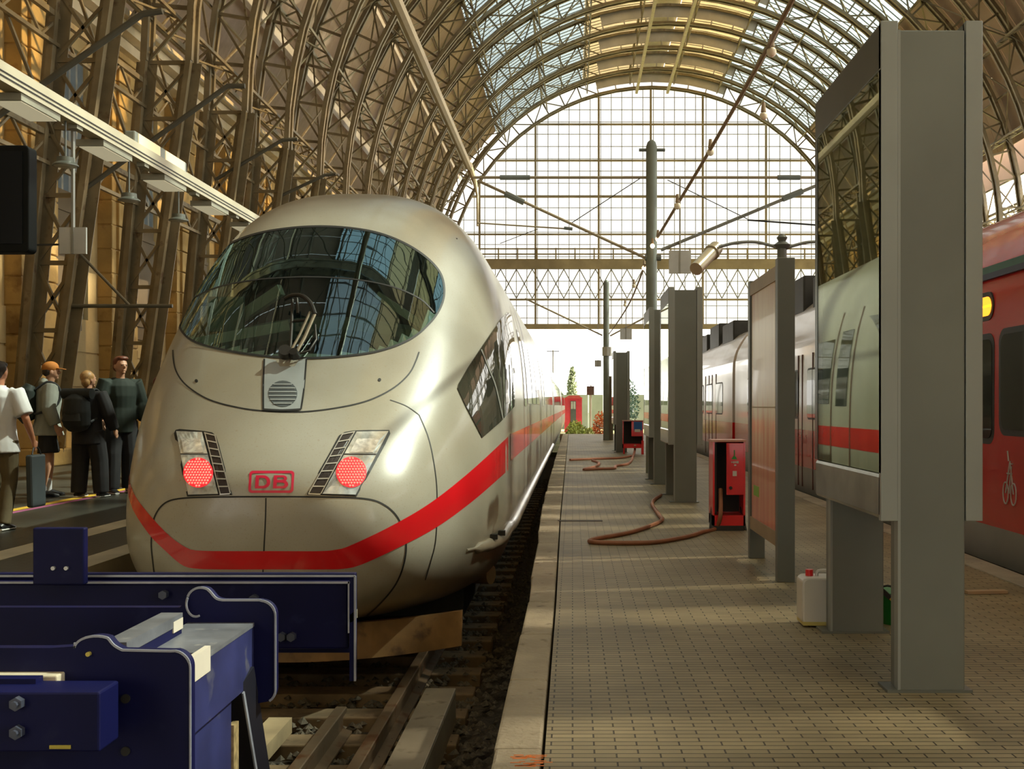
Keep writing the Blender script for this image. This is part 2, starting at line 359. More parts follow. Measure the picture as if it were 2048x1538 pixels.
# purlins + wind bracing per bay (roof frame, structure)
def bay():
    m = MB(); L = 4.7
    P = lambda r, deg, y: Vector((HC + r * math.sin(R(deg)), y, HZ + r * math.cos(R(deg))))
    for d in (-86, -73, -59, -44, -30, -18, -6, 6, 18, 30, 44, 59, 73, 86):
        c = Vector((HC, 0, HZ))
        m.bar(P(RO, d, 0), P(RO, d, L), 0.12, 0.12, up=P(1, d, 0) - c); m.bar(P(RO - .75, d, 0), P(RO - .75, d, L), 0.08, 0.08, up=P(1, d, 0) - c)
        for j in range(4):
            a, b = j * L / 4, (j + 1) * L / 4
            if j % 2: m.bar(P(RO, d, a), P(RO - .75, d, b), .05, .05)
            else: m.bar(P(RO - .75, d, a), P(RO, d, b), .05, .05)
    for a, b in ((-86, -73), (-73, -59), (-59, -44), (-44, -30), (-30, -18), (18, 30), (30, 44), (44, 59), (59, 73), (73, 86)):
        m.bar(P(RO - .1, a, 0), P(RO - .1, b, L), .06, .05); m.bar(P(RO - .1, b, 0), P(RO - .1, a, L), .06, .05)
        mid = (a + b) / 2; m.bar(P(RS - .15, mid, 0), P(RS - .15, mid, L), 0.07, 0.07)
    # lower longitudinal lattice between the legs
    for sx in (-1, 1):
        for z in (6.8, 9.2, 11.4):
            x = (HC + sx * (HC - leg_out(min(z, HZ)))); 
            m.bar((x, 0, z), (x, L, z), .10, .12); m.bar((x, 0, z - .6), (x, L, z - .6), .08, .08)
            for j in range(6):
                a, b = j * L / 6, (j + 1) * L / 6
                m.bar((x, a, z - (.6 if j % 2 else 0)), (x, b, z - (0 if j % 2 else .6)), .05, .05)
        x = HC + sx * (HC - leg_out(8)); m.bar((x, 0, 6.8), (x, L, 11.2), .06, .06); m.bar((x, L, 6.8), (x, 0, 11.2), .06, .06)
    return m
b0 = None
for k, y in enumerate(RIBY[1:]):
    if b0 is None: b0 = bay().build('trim_7', brown_iron); b0.location = (0, y, 0); struct(b0)
    else:
        c = b0.copy(); COL.objects.link(c); c.name = 'trim_%d' % (7 + k); c.location = (0, y, 0)
# roof skin
Y0, Y1 = RIBY[-1], 85.4
def arc_skin(m, a0, a1, y0, y1, r=RS, th=0.06, step=3.5, mi=0):
    n = max(1, round((a1 - a0) / step))
    for k in range(n):
        p = a0 + (a1 - a0) * k / n; q = a0 + (a1 - a0) * (k + 1) / n
        f = lambda d, rr, y: (HC + rr * math.sin(R(d)), y, HZ + rr * math.cos(R(d)))
        m.add([f(p,r,y0), f(q,r,y0), f(q,r,y1), f(p,r,y1), f(p,r+th,y0), f(q,r+th,y0), f(q,r+th,y1), f(p,r+th,y1)],
              [(0,1,2,3),(4,7,6,5),(0,4,5,1),(1,5,6,2),(2,6,7,3),(3,7,4,0)], mi)
boards = M('roof_boards', (0.40, 0.285, 0.20), 0.65, 0, 0.12, 0.5, streak=False)
m = MB()
for k in range(len(RIBY) - 1):
    for s in range(4):                               # boards laid in courses with a small lap
        ya = RIBY[k+1] + s * 4.7 / 4; yb = ya + 4.7 / 4 - 0.03
        for a, b in ((-74, -59.3), (-58.7, -44), (44, 59), (59, 74)): arc_skin(m, a, b, ya, yb)
struct(m.build('ceiling', boards))
slit = Glass('slit_glass', (1.0, 0.88, 0.68), 0.62, 0.3, (0.6, 0.5, 0.36), 0.3)
for i, (a, b) in enumerate(((-59.4, -58.6), (-75.6, -73.9))):
    m = MB(); arc_skin(m, a, b, Y0, Y1, r=RS + .02, th=.01, step=2); struct(m.build('window_%d' % (50 + i), slit))
m = MB()
for s0_, s1_ in ((-3, 3),): arc_skin(m, s0_, s1_, Y0, Y1, r=RS + .15)
struct(m.build('ceiling_crown', M('crown_sheet', (0.6, 0.54, 0.42), 0.6)))
sky_glass = Glass('wired_roof_glass', (0.84, 0.94, 1.0), 0.60, 0.25, (0.46, 0.52, 0.54), 0.2)
sky_glass_y = Glass('yellowed_roof_glass', (1.0, 0.88, 0.66), 0.60, 0.3, (0.5, 0.42, 0.28), 0.2)
sky_glass_d = Glass('clouded_roof_glass', (1.0, 0.88, 0.66), 0.45, 0.3, (0.6, 0.52, 0.36), 0.5)
def skylight(name, a0, a1, mat, bars=0.6):
    m = MB(); arc_skin(m, a0, a1, Y0, Y1, th=0.012, step=7)
    o = struct(m.build(name, mat)); b = MB(); y = Y0
    while y < Y1:
        n = 4
        for k in range(n):
            p = a0 + (a1-a0)*k/n; q = a0 + (a1-a0)*(k+1)/n
            f = lambda d: Vector((HC + (RS - .03) * math.sin(R(d)), y, HZ + (RS - .03) * math.cos(R(d))))
            b.bar(f(p), f(q), .045, .05, up=(0,1,0))
        y += bars
    b.build('glazing_bars', M('glazing_bar_grey', (0.24, 0.24, 0.21), 0.5), o)
    return o
skylight('window_2', -44, -18, sky_glass); skylight('window_3', 18, 44, sky_glass)
skylight('window_4', -18, -3, sky_glass_y); skylight('window_5', 3, 18, sky_glass_d)
# neighbouring hall's roof slope beyond the legs
m = MB()
for k in range(9):
    a, b = 180 - k * 8, 180 - (k + 1) * 8; cx, cz, r = 52.0, 9.5, 28.5
    f = lambda d, rr, y: (cx + rr * math.cos(R(d)), y, cz + rr * math.sin(R(d)))
    if k in (0,): continue
    m.add([f(a,r,-24), f(b,r,-24), f(b,r,84), f(a,r,84), f(a,r+.1,-24), f(b,r+.1,-24), f(b,r+.1,84), f(a,r+.1,84)], [(0,1,2,3),(4,7,6,5),(0,4,5,1),(1,5,6,2),(2,6,7,3),(3,7,4,0)])
struct(m.build('ceiling_neighbour', boards))

# ------------------------------------------------------------------ gable screen
def arc_h(x, r): 
    d = r * r - (x - HC) ** 2
    return HZ + math.sqrt(d) if d > 0 else None
GY = 85.5; ZB = 7.25
gl = Glass('gable_glass', (1, 1, 1), 0.62, 0.1, (0.7, 0.7, 0.68), 0.06)
m = MB(); N = 40
poly = [(HC - RS, GY, ZB), (HC + RS, GY, ZB)] + [(HC + RS * math.cos(math.pi * k / N), GY, HZ + RS * math.sin(math.pi * k / N)) for k in range(N + 1)]
m.prism(poly, (0, 0.02, 0))
gab = struct(m.build('window_1', gl))
m = MB(); fine = MB()
def vbar(mm, x, w, y=GY - .08, r=RI + .2):
    h = arc_h(x, r)
    if h: mm.box((x - w/2, y - w/2, ZB), (x + w/2, y + w/2, h))
def hbar(mm, z, w, h=None, y=GY - .08):
    if z <= HZ: hw = RI + .6
    else:
        d = (RI + .2) ** 2 - (z - HZ) ** 2
        if d <= 0: return
        hw = math.sqrt(d)
    mm.box((HC - hw, y - w/2, z - (h or w)/2), (HC + hw, y + w/2, z + (h or w)/2))
xs = [HC + d for d in (-13.0, -8.75, -3.95, 0, 3.95, 8.75, 13.0)]
for x in xs: vbar(m, x, .15)
x = HC - 15.0
while x < HC + 15.0:
    vbar(fine, x, .05); x += .8
zz = [22.6, 19.85, 17.1, 14.25]
for z in zz: hbar(m, z, .13)
for z in (9.3, ): hbar(m, z, .14)
z = 7.9
while z < 25: hbar(fine, z, .045); z += .93
hbar(m, 12.0, .3, .75); hbar(m, 12.75, .1); hbar(m, 13.15, .1); hbar(m, ZB, .35, .38)
x = HC - 13
while x < HC + 13: m.box((x - .05, GY - .3, 12.3), (x + .05, GY - .2, 13.2)); x += 1.45
x = HC - 15
while x < HC + 14.5:                                  # X lattice girder
    fine.bar((x, GY - .1, 9.4), (x + 1.2, GY - .1, 11.6), .07, .07, up=(0,1,0)); fine.bar((x, GY - .1, 11.6), (x + 1.2, GY - .1, 9.4), .07, .07, up=(0,1,0)); x += 1.2
m.build('main_frame', tan_iron, gab); fine.build('glazing_bars', M('fine_bar_grey', (0.30, 0.30, 0.27), 0.5), gab)
# crown walkway tubes under the roof
for i, (x, lab) in enumerate(((4.72, 'thin pale lighting rail under the roof crown, nearer the express train'), (7.0, 'thin pale lighting rail under the roof crown, nearer the red train'))):
    m = MB(); m.box((x - .09, 18, 24.25), (x + .09, 83, 24.45))
    o = m.build('lighting_rail', M('pale_rail', (0.52, 0.46, 0.34), 0.5)); tag(o, lab, 'lighting rail', 'lighting rails under the roof crown')
    h = MB()
    for y in RIBY[1:14]: h.bar((x, y, 24.4), (x, y, 24.9), .04)
    h.build('hanger', brown_iron, o)

# ------------------------------------------------------------------ stone side wall
def stone_mat():
    m = M('sandstone', (0.50, 0.34, 0.125), 0.75, 0, 0.2, 1.3, bump=0.35, bscale=9, spots=(0.27, 0.16, 0.055), sscale=1.6, sth=0.58); return m
STONE = stone_mat(); STONE2 = M('pale_sandstone', (0.56, 0.42, 0.20), 0.75, 0, 0.15, 1.0, bump=0.3, bscale=9)
WX = -12.0
pil = MB(); wall = MB(); cor = MB(); shut = MB()
PY = [24.8 - 4.7 * 7 + 4.7 * k for k in range(22)]
for y in PY:
    z = 0.9
    pil.box((WX - .2, y - 1.0, 0), (WX + .42, y + 1.0, 0.9))
    while z < 10.4:
        z2 = z + 0.62
        pil.box((WX - .2, y - .85, z), (WX + .28, y + .85, z2 - .035)); pil.box((WX - .2, y - .6, z), (WX + .36, y + .6, z2 - .035)); z = z2
    pil.box((WX - .3, y - .82, .9), (WX + .25, y + .82, 10.4))
    # bay between this pilaster and the next
    a, b = y + .85, y + 3.85
    wall.box((WX - .5, a, 0), (WX - .1, b, 3.0)); wall.box((WX - .5, a, 9.9), (WX - .1, b, 11.0))
    wall.box((WX - .5, a, 3.0), (WX - .1, a + .55, 9.9)); wall.box((WX - .5, b - .55, 3.0), (WX - .1, b, 9.9))
    for zz_ in (0.85, 1.7, 2.55): wall.box((WX - .1, a, zz_), (WX - .06, b, zz_ + .8))
    shut.box((WX - .12, a + .1, 3.05), (WX + .05, a + 1.75, 6.3)); shut.box((WX + .05, a + .1, 5.8), (WX + .09, a + 1.75, 5.9)); shut.box((WX + .05, a + .1, 3.4), (WX + .09, a + 1.75, 3.46))
    cor.box((WX - .5, y - 1.2, 10.35), (WX + .55, y + 3.5, 10.6)); cor.box((WX - .5, y - 1.2, 10.62), (WX + .85, y + 3.5, 10.85)); cor.box((WX - .5, y - 1.2, 10.87), (WX + 1.0, y + 3.5, 11.05))
struct(wall.build('wall_left', STONE2))
struct(pil.build('wall_pilasters', STONE, bevel=0.02)); struct(cor.build('trim_31', M('cornice_sun_tint', (0.72, 0.62, 0.43), 0.6, 0, 0.12, 2)));  # cornice paler than the wall stone: sunlight on the ledge is in its colour
struct(shut.build('trim_32', M('brown_shutter', (0.155, 0.115, 0.065), 0.6, 0, 0.15, 1)))
wgl = Glass('side_window_glass', (0.8, 0.92, 1.0), 0.40, 0.1, (0.3, 0.33, 0.34), 0.2)
for i, y in enumerate(PY):
    a, b = y + .85, y + 3.85; fr = MB()
    m = MB(); m.box((WX - .40, a + .5, 3.0), (WX - .38, b - .5, 9.9)); o = struct(m.build('window_%d' % (i + 6), wgl))
    for k in range(6):
        yy = a + .55 + (b - a - 1.1) * k / 5; fr.box((WX - .36, yy - .05, 3.0), (WX - .22, yy + .05, 9.9))
    for z in (5.0, 6.9, 8.6): fr.box((WX - .36, a + .5, z - .05), (WX - .24, b - .5, z + .05))
    fr.build('mullions', M('mullion_grey_blue', (0.30, 0.32, 0.31), 0.5), o)
# closed clerestory above the cornice up to the roof boards
m = MB()
for k in range(len(RIBY) - 1):
    y = RIBY[k + 1]
    m.prism([(WX - .4, y, 11.1), (HC - RS * math.sin(R(74)) - .3, y, HZ + RS * math.cos(R(74))), (HC - RS * math.sin(R(74)) - .3, y + 4.66, HZ + RS * math.cos(R(74))), (WX - .4, y + 4.66, 11.1)], (-.06, 0, .03))
struct(m.build('ceiling_side', M('lilac_brown_boards', (0.26, 0.20, 0.16), 0.7)))
# wall base plinth blocks at the arch feet
for k, y in enumerate(RIBY):
    if y < 8 or y > 60: continue
    m = MB(); m.box((-11.6, y - .45, 0), (-10.45, y + .45, 0.35)); m.box((-11.5, y - .38, .35), (-10.55, y + .38, 0.95))
    struct(m.build('trim_%d' % (40 + k), STONE, bevel=0.03))

# head building wall behind the platform ends (closes the hall towards the concourse)
m = MB(); m.box((-13, -27, 0), (-4.5, -26, 26)); m.box((16.5, -27, 0), (26, -26, 26)); m.box((-4.5, -27, 8), (16.5, -26, 26)); m.box((0.5, -27, 0), (2.5, -26, 8)); m.box((9, -27, 0), (11, -26, 8))
struct(m.build('wall_back', STONE2))
for i, (a, b) in enumerate(((-4.5, .5), (2.5, 9), (11, 16.5))):
    m = MB(); m.box((a, -26.6, 0), (b, -26.55, 8)); o = struct(m.build('window_%d' % (40 + i), wgl)); f = MB()
    for k in range(1, 6): x = a + (b - a)*k/6; f.box((x - .05, -26.5, 0), (x + .05, -26.4, 8))
    for z in (3, 5.5): f.box((a, -26.5, z - .05), (b, -26.4, z + .05))
    f.build('mullions', MATS['mullion_grey_blue'], o)
# ------------------------------------------------------------------ express train
NY = 7.30                                             # nose tip
def train_paint():
    m = bpy.data.materials.new('train_white_paint'); m.use_nodes = True; n = m.node_tree.nodes; l = m.node_tree.links
    b = n['Principled BSDF']; b.inputs['Roughness'].default_value = 0.3; b.inputs['Coat Weight'].default_value = 0.35; b.inputs['Coat Roughness'].default_value = 0.12
    tc = n.new('ShaderNodeTexCoord'); obj = tc.outputs['Object']
    def ramp(src, p0, p1, c0, c1):
        r = n.new('ShaderNodeValToRGB'); e = r.color_ramp.elements; e[0].position = p0; e[1].position = p1; e[0].color = (*c0, 1); e[1].color = (*c1, 1); l.new(src, r.inputs[0]); return r.outputs[0]
    def noise(sc, d=5, vec=None):
        x = n.new('ShaderNodeTexNoise'); x.inputs['Scale'].default_value = sc; x.inputs['Detail'].default_value = d; l.new(vec or obj, x.inputs[0]); return x.outputs[0]
    base = ramp(noise(0.9), 0.35, 0.7, (0.285, 0.262, 0.198), (0.36, 0.338, 0.278))
    def mix(fac, a, col):
        x = n.new('ShaderNodeMix'); x.data_type = 'RGBA'; l.new(fac, x.inputs[0]); l.new(a, x.inputs[6]); x.inputs[7].default_value = (*col, 1); return x.outputs[2]
    c = mix(ramp(noise(90, 3), 0.58, 0.74, (0,0,0), (0.5,0.5,0.5)), base, (0.26, 0.21, 0.13))
    c = mix(ramp(noise(26, 8), 0.68, 0.76, (0,0,0), (0.45,0.4,0.4)), c, (0.20, 0.12, 0.05))
    sep = n.new('ShaderNodeSeparateXYZ'); l.new(obj, sep.inputs[0])
    low = n.new('ShaderNodeMapRange'); low.inputs[1].default_value = 0.1; low.inputs[2].default_value = -0.35; low.inputs[3].default_value = 0; low.inputs[4].default_value = 0.65; l.new(sep.outputs[2], low.inputs[0])
    nn = n.new('ShaderNodeMath'); nn.operation = 'MULTIPLY'; l.new(low.outputs[0], nn.inputs[0]); l.new(ramp(noise(3, 6), 0.3, 0.7, (.4,.4,.4), (1,1,1)), nn.inputs[1])
    c = mix(nn.outputs[0], c, (0.17, 0.115, 0.04))      # road dirt thrown up on the lower nose
    l.new(c, b.inputs['Base Color']); return m
PAINT = train_paint()
STRIPE = M('train_red_stripe', (0.56, 0.008, 0.012), 0.25, 0, 0.08, 2, coat=0.5)
SEAM = M('seam_black', (0.008, 0.008, 0.007), 0.6)
TT = [(0,1.2),(.02,1.37),(.06,1.49),(.15,1.61),(.3,1.76),(.5,1.93),(.7,2.09),(.9,2.26),(1.2,2.53),(1.6,2.89),(2.0,3.24),(2.4,3.56),(2.8,3.80),(3.2,3.93),(3.7,3.985),(4.5,4.0),(90,4.0)]
WT = [(0,0),(.02,.34),(.06,.56),(.15,.77),(.3,.94),(.5,1.06),(.8,1.18),(1.2,1.315),(1.6,1.41),(2.2,1.47),(3,1.475),(90,1.475)]
BT = [(0,1.15),(.02,.96),(.06,.82),(.15,.66),(.3,.54),(.6,.44),(1.0,.38),(2,.34),(4,.32),(90,.32)]
CT = [(0,1.18),(.3,1.15),(1,1.2),(2,1.35),(3.5,1.5),(90,1.5)]
def tab(T, s):
    for i in range(len(T) - 1):
        if s <= T[i+1][0]:
            (x0, y0), (x1, y1) = T[i], T[i+1]
            sl = lambda j: 0 if j <= 0 or j >= len(T)-1 else (T[j+1][1]-T[j-1][1])/(T[j+1][0]-T[j-1][0])
            d = (y1-y0)/(x1-x0); m0, m1 = sl(i), sl(i+1)
            if i == 0: m0 = d * 1.6
            if d == 0: m0 = m1 = 0
            else: m0 = min(max(m0/d, 0), 3)*d; m1 = min(max(m1/d, 0), 3)*d
            t = (s-x0)/(x1-x0); h = x1-x0
            return y0*(1+2*t)*(1-t)**2 + h*m0*t*(1-t)**2 + y1*t*t*(3-2*t) + h*m1*t*t*(t-1)
    return T[-1][1]
NU_T = [(0,2.0),(.3,2.2),(1.0,2.35),(2,2.5),(3,2.75),(90,2.75)]
NL_T = [(0,2.0),(.3,2.4),(1.0,3.0),(2,4.0),(3,5.0),(90,5.0)]
def sec_pt(s, t):
    W, T, B, C = tab(WT, s), tab(TT, s), tab(BT, s), tab(CT, s)
    nu, nl = tab(NU_T, s), tab(NL_T, s); c, si = math.cos(t), math.sin(t)
    e = nu if si >= 0 else nl
    x = W * math.copysign(abs(c) ** (2/e), c); h = C + (T - C if si >= 0 else C - B) * math.copysign(abs(si) ** (2/e), si)
    return Vector((TX + x, NY + s, h + RZ))
NR = 128
ss = [(k/90)**2.0 * 3.2 for k in range(1, 91)] + [3.3+.1*k for k in range(28)] + [6.2, 6.6, 8, 10, 12, 14, 16, 18, 20, 22, 24, 25.5]
def shell_mesh(ss, tip=True):
    vs = []; fs = []
    for s in ss:
        for k in range(NR):
            t = 2*math.pi*k/NR; t = t - 0.18*math.sin(4*t)/1.0 if False else t
            vs.append(sec_pt(s, t))
    for i in range(len(ss)-1):
        for k in range(NR):
            k2 = (k+1) % NR; fs.append((i*NR+k, i*NR+k2, (i+1)*NR+k2, (i+1)*NR+k))
    if tip:
        vs.append(Vector((TX, NY, 1.18 + RZ))); c = len(vs)-1
        for k in range(NR): fs.append((c, (k+1) % NR, k))
    return vs, fs
SV, SF = shell_mesh(ss)
BV = BVHTree.FromPolygons(SV, SF)
CAMP = Vector((0, 0, CAMZ))
def hit(px, py, off=0.0):
    """where the photo's line of sight through (px, py) meets the train body"""
    cx, cy = 560.0, 900.0
    for k in range(60):
        f = 1 - k * 0.006
        l, nrm, i, d = BV.ray_cast(CAMP, ray(cx + (px-cx)*f, cy + (py-cy)*f))
        if l is not None and d < 40:
            if nrm.dot(l - CAMP) > 0: nrm = -nrm
            return l + nrm * off, nrm
    return sec_pt(1.0, 0), Vector((0,-1,0))
def inside(poly, x, y):
    c = False; n = len(poly)
    for i in range(n):
        x1, y1 = poly[i]; x2, y2 = poly[(i+1) % n]
        if (y1 > y) != (y2 > y) and x < (x2-x1)*(y-y1)/(y2-y1)+x1: c = not c
    return c
def patch(name, poly, mat, parent, off=0.004, rings=7, th=0.004, center=None, hole=None, smooth=True):
    """curved panel lying on the body: outline as seen from the front, carried onto the surface with a thickness"""
    n = len(poly); cx = sum(p[0] for p in poly)/n; cy = sum(p[1] for p in poly)/n
    if center: cx, cy = center
    m = MB(); lay = []
    fr = [1 - k/rings for k in range(rings)]
    if hole: fr = [1 - (1-hole)*k/rings for k in range(rings+1)]
    for f in fr: lay.append([hit(cx+(x-cx)*f, cy+(y-cy)*f) for x, y in poly])
    vt = []; fs = []
    for L in lay: vt += [p + q*off for p, q in L]
    for i in range(len(lay)-1):
        for k in range(n): fs.append((i*n+k, i*n+(k+1)%n, (i+1)*n+(k+1)%n, (i+1)*n+k))
    if not hole:
        p, q = hit(cx, cy); vt.append(p+q*off); c = len(vt)-1
        for k in range(n): fs.append(((len(lay)-1)*n+k, (len(lay)-1)*n+(k+1)%n, c))
    nb = len(vt)
    vt += [p + q*(off-th-0.004) for p, q in lay[0]]     # rim going down into the body
    for k in range(n): fs.append((k, nb+k, nb+(k+1)%n, (k+1)%n))
    if hole:
        nb2 = len(vt); vt += [p + q*(off-th-0.004) for p, q in lay[-1]]; b0_ = (len(lay)-1)*n
        for k in range(n): fs.append((b0_+k, b0_+(k+1)%n, nb2+(k+1)%n, nb2+k))
    m.add(vt, fs); return m.build(name, mat, parent, smooth=smooth, fix=True)
def strip(name, top, bot, mat, parent, n=40, mrow=4, off=0.003, th=0.003, closed=False):
    """band between two lines drawn over the body"""
    def res(L):
        if len(L) == n+1: return L
        d = [0]
        for a, b in zip(L, L[1:]): d.append(d[-1]+math.hypot(b[0]-a[0], b[1]-a[1]))
        out = []
        for k in range(n+1):
            q = d[-1]*k/n; j = 0
            while j < len(d)-2 and d[j+1] < q: j += 1
            f = (q-d[j])/max(1e-9, d[j+1]-d[j]); out.append((L[j][0]+(L[j+1][0]-L[j][0])*f, L[j][1]+(L[j+1][1]-L[j][1])*f))
        return out
    A, B = res(top), res(bot); vt = []; fs = []; w = mrow+1
    for a, b in zip(A, B):
        for j in range(w):
            f = j/mrow; p, q = hit(a[0]+(b[0]-a[0])*f, a[1]+(b[1]-a[1])*f); vt.append(p+q*off)
    for i in range(n):
        for j in range(mrow): fs.append((i*w+j, i*w+j+1, (i+1)*w+j+1, (i+1)*w+j))
    out = []
    for f in fs:
        p, q, r_ = (vt[i] for i in f[:3]); n_ = (q-p).cross(r_-p)
        if n_.length < 1e-12: n_ = (r_-p).cross(vt[f[3]]-p)
        out.append(f if n_.dot(CAMP-p) >= 0 else f[::-1])
    m = MB(); m.add(vt, out); return m.build(name, mat, parent, smooth=True, fix=False)
def seam(name, line, mat, parent, w=2.6, off=0.0022, closed=False, n=70):
    pts = spline(line, 8, closed)
    if closed: pts.append(pts[0])
    A = []; B = []
    for i, p in enumerate(pts):
        a, b = pts[max(0, i-1)], pts[min(len(pts)-1, i+1)]
        if closed and i in (0, len(pts)-1): a, b = pts[-2], pts[1]
        dx, dy = b[0]-a[0], b[1]-a[1]; l = math.hypot(dx, dy) or 1
        A.append((p[0]-dy/l*w/2, p[1]+dx/l*w/2)); B.append((p[0]+dy/l*w/2, p[1]-dx/l*w/2))
    return strip(name, A, B, mat, parent, n=len(pts)-1, mrow=1, off=off)

ice = thing('express_train_car', (TX, NY, RZ), 'white streamlined express train head with red stripe and dark oval windscreen', 'train', 'cars of the white express train')
WS = spline([(357,640),(361,603),(383,552),(430,505),(500,472),(580,457),(660,454),(740,463),(800,483),(848,512),(879,545),(888,580),(882,612),(861,645),(820,679),(760,702),(690,713),(610,717),(520,712),(440,699),(390,684),(366,665)], 5, True)
wcx, wcy = 622, 590
WSI = [(wcx+(x-wcx)*.955, wcy+(y-wcy)*.94) for x, y in WS]
def proj(p): return (VX + FPX*p.x/p.y, VY - FPX*(p.z-CAMZ)/p.y)
fs = []
for f in SF:
    c = sum((SV[i] for i in f), Vector())/len(f)
    if c.y < 11.5 and c.z > 1.0 and inside(WSI, *proj(c)): continue
    fs.append(f)
m = MB(); m.add(SV, fs); m.add([SV[(len(ss)-1)*NR+k] for k in range(NR)], [tuple(range(NR))])
shell = m.build('body_shell', PAINT, ice, smooth=True)
# windscreen: dark upper pane, clearer lower pane
split = spline([(340,622),(372,604),(400,590),(440,574),(500,562),(570,556),(640,555),(720,561),(790,576),(842,600),(868,626),(905,660)], 6)
def split_y(x):
    for a, b in zip(split, split[1:]):
        if a[0] <= x <= b[0]: return a[1]+(b[1]-a[1])*(x-a[0])/(b[0]-a[0])
    return 660
up_glass = Glass('windscreen_upper_glass', (0.35, 0.55, 0.6), 0.10, 0.012, (0.01, 0.015, 0.018), 0.25, 2.3, (0.55, 0.88, 1.0))
lo_glass = Glass('windscreen_lower_glass', (0.65, 0.85, 0.8), 0.7, 0.012, (0.02, 0.03, 0.03), 0.1, 1.9, (0.7, 0.92, 1.0))
A, B, C_ = [], [], []
for k in range(61):
    x = 357.5 + (887.5-357.5)*(0.5-0.5*math.cos(math.pi*k/60))
    ysx = []
    for i in range(len(WS)):
        p, q = WS[i], WS[(i+1) % len(WS)]
        if (p[0] > x) != (q[0] > x): ysx.append(p[1]+(q[1]-p[1])*(x-p[0])/(q[0]-p[0]))
    if len(ysx) < 2: ysx = [640, 640]
    t, b = min(ysx), max(ysx); s_ = min(max(split_y(x), t), b)
    A.append((x, t)); B.append((x, s_)); C_.append((x, b))
strip('windscreen_upper_pane', A, B, up_glass, ice, n=60, mrow=14, off=0.004)
strip('windscreen_lower_pane', B, C_, lo_glass, ice, n=60, mrow=14, off=0.004)
seam('windscreen_seal', WS[::2], SEAM, ice, w=4.0, off=0.006, closed=True)
seam('windscreen_split_bar', [p for p in split[::3] if inside(WS, *p)], SEAM, ice, w=2.5, off=0.006)
# cab interior seen through the lower pane
cabm = M('cab_dark', (0.012, 0.014, 0.014), 0.7); desk = M('cab_desk_green_grey', (0.16, 0.19, 0.14), 0.6); deskl = M('cab_pale_trim', (0.42, 0.44, 0.33), 0.6)
m = MB(); m.box((TX - 1.0, NY + 2.75, 0.9), (TX + 1.0, NY + 2.85, 2.72)); m.build('cab_bulkhead', cabm, ice)
m = MB(); m.prism([(TX - .45, NY + 1.15, 1.42), (TX + .45, NY + 1.15, 1.42), (TX + .95, NY + 2.7, 1.42), (TX - .95, NY + 2.7, 1.42)], (0, 0, -0.1)); dk = m.build('driver_desk', cabm, ice)
m = MB(); pts = spline([(TX - .95, NY + 1.75, 1.62), (TX - .5, NY + 1.95, 1.80), (TX + .1, NY + 2.0, 1.86), (TX + .8, NY + 1.85, 1.76)], 8)
m.tube(pts, 0.10, 8); m.build('desk_console', desk, dk, smooth=True)
m = MB(); m.bar((TX - .72, NY + 1.9, 1.92), (TX - .30, NY + 1.7, 2.15), .05, .09); m.bar((TX - .95, NY + 1.6, 1.72), (TX - .25, NY + 1.75, 1.87), .03, .08)
m.bar((TX + .45, NY + 1.8, 2.12), (TX + .85, NY + 1.75, 1.85), .04, .06); m.build('desk_trim', deskl, dk)
m = MB(); m.box((TX - .9, NY + 1.75, 1.82), (TX - .62, NY + 1.80, 2.1)); m.box((TX + .25, NY + 1.95, 1.78), (TX + .6, NY + 2.0, 2.05)); m.build('desk_screen', desk, dk)
m = MB(); m.box((TX - .28, NY + 2.2, 1.5), (TX + .28, NY + 2.32, 2.45)); m.box((TX - .28, NY + 1.85, 1.45), (TX + .28, NY + 2.3, 1.6)); m.box((TX - .17, NY + 2.2, 2.47), (TX + .17, NY + 2.3, 2.66)); m.build('driver_seat', M('seat_fabric_dark', (0.03, 0.05, 0.055), 0.8), ice, bevel=0.05)
# hood panel, grey centre plate with horn grille
hood = spline([(346,700),(350,735),(370,768),(415,798),(470,814),(525,822),(604,824),(680,815),(740,800),(790,774),(822,742),(838,704)], 6)
seam('hood_seam', hood[::3], SEAM, ice, w=3)
plate = M('hood_plate_grey', (0.33, 0.36, 0.36), 0.4, 0.2, 0.1, 3)
cp = patch('hood_plate', [(530,717),(552,722),(560,734),(592,734),(598,722),(613,717),(611,745),(607,790),(601,819),(565,821),(527,819),(526,790),(528,750)], plate, ice, off=0.006, rings=5, smooth=False)
seam('plate_seam', [(529,719),(527,770),(527,820)], SEAM, cp, w=3.5, off=.007); seam('plate_seam', [(613,719),(608,780),(602,820)], SEAM, cp, w=3.5, off=.007); seam('plate_seam', [(526,820),(565,822),(602,820)], SEAM, cp, w=4, off=.007)
def circ(cx, cy, r, n=24, ry=None): return [(cx + r*math.cos(2*math.pi*k/n), cy + (ry or r)*math.sin(2*math.pi*k/n)) for k in range(n)]
hg = patch('horn_grille', circ(566, 789, 29, ry=26), M('grille_dark', (0.09, 0.105, 0.11), 0.5, 0.3), cp, off=0.009, rings=3)
for k in range(6):
    y = 770 + k*7.6; dx = math.sqrt(max(9, 28**2 - ((y-789)*1.1)**2)); strip('grille_slat', [(566-dx, y), (566+dx, y)], [(566-dx, y+2.2), (566+dx, y+2.2)], plate, hg, n=6, mrow=1, off=.013)
for x, y in ((393,762),(759,760)): patch('fixing_hole', circ(x, y, 3.2, 10), SEAM, ice, off=.004, rings=2)
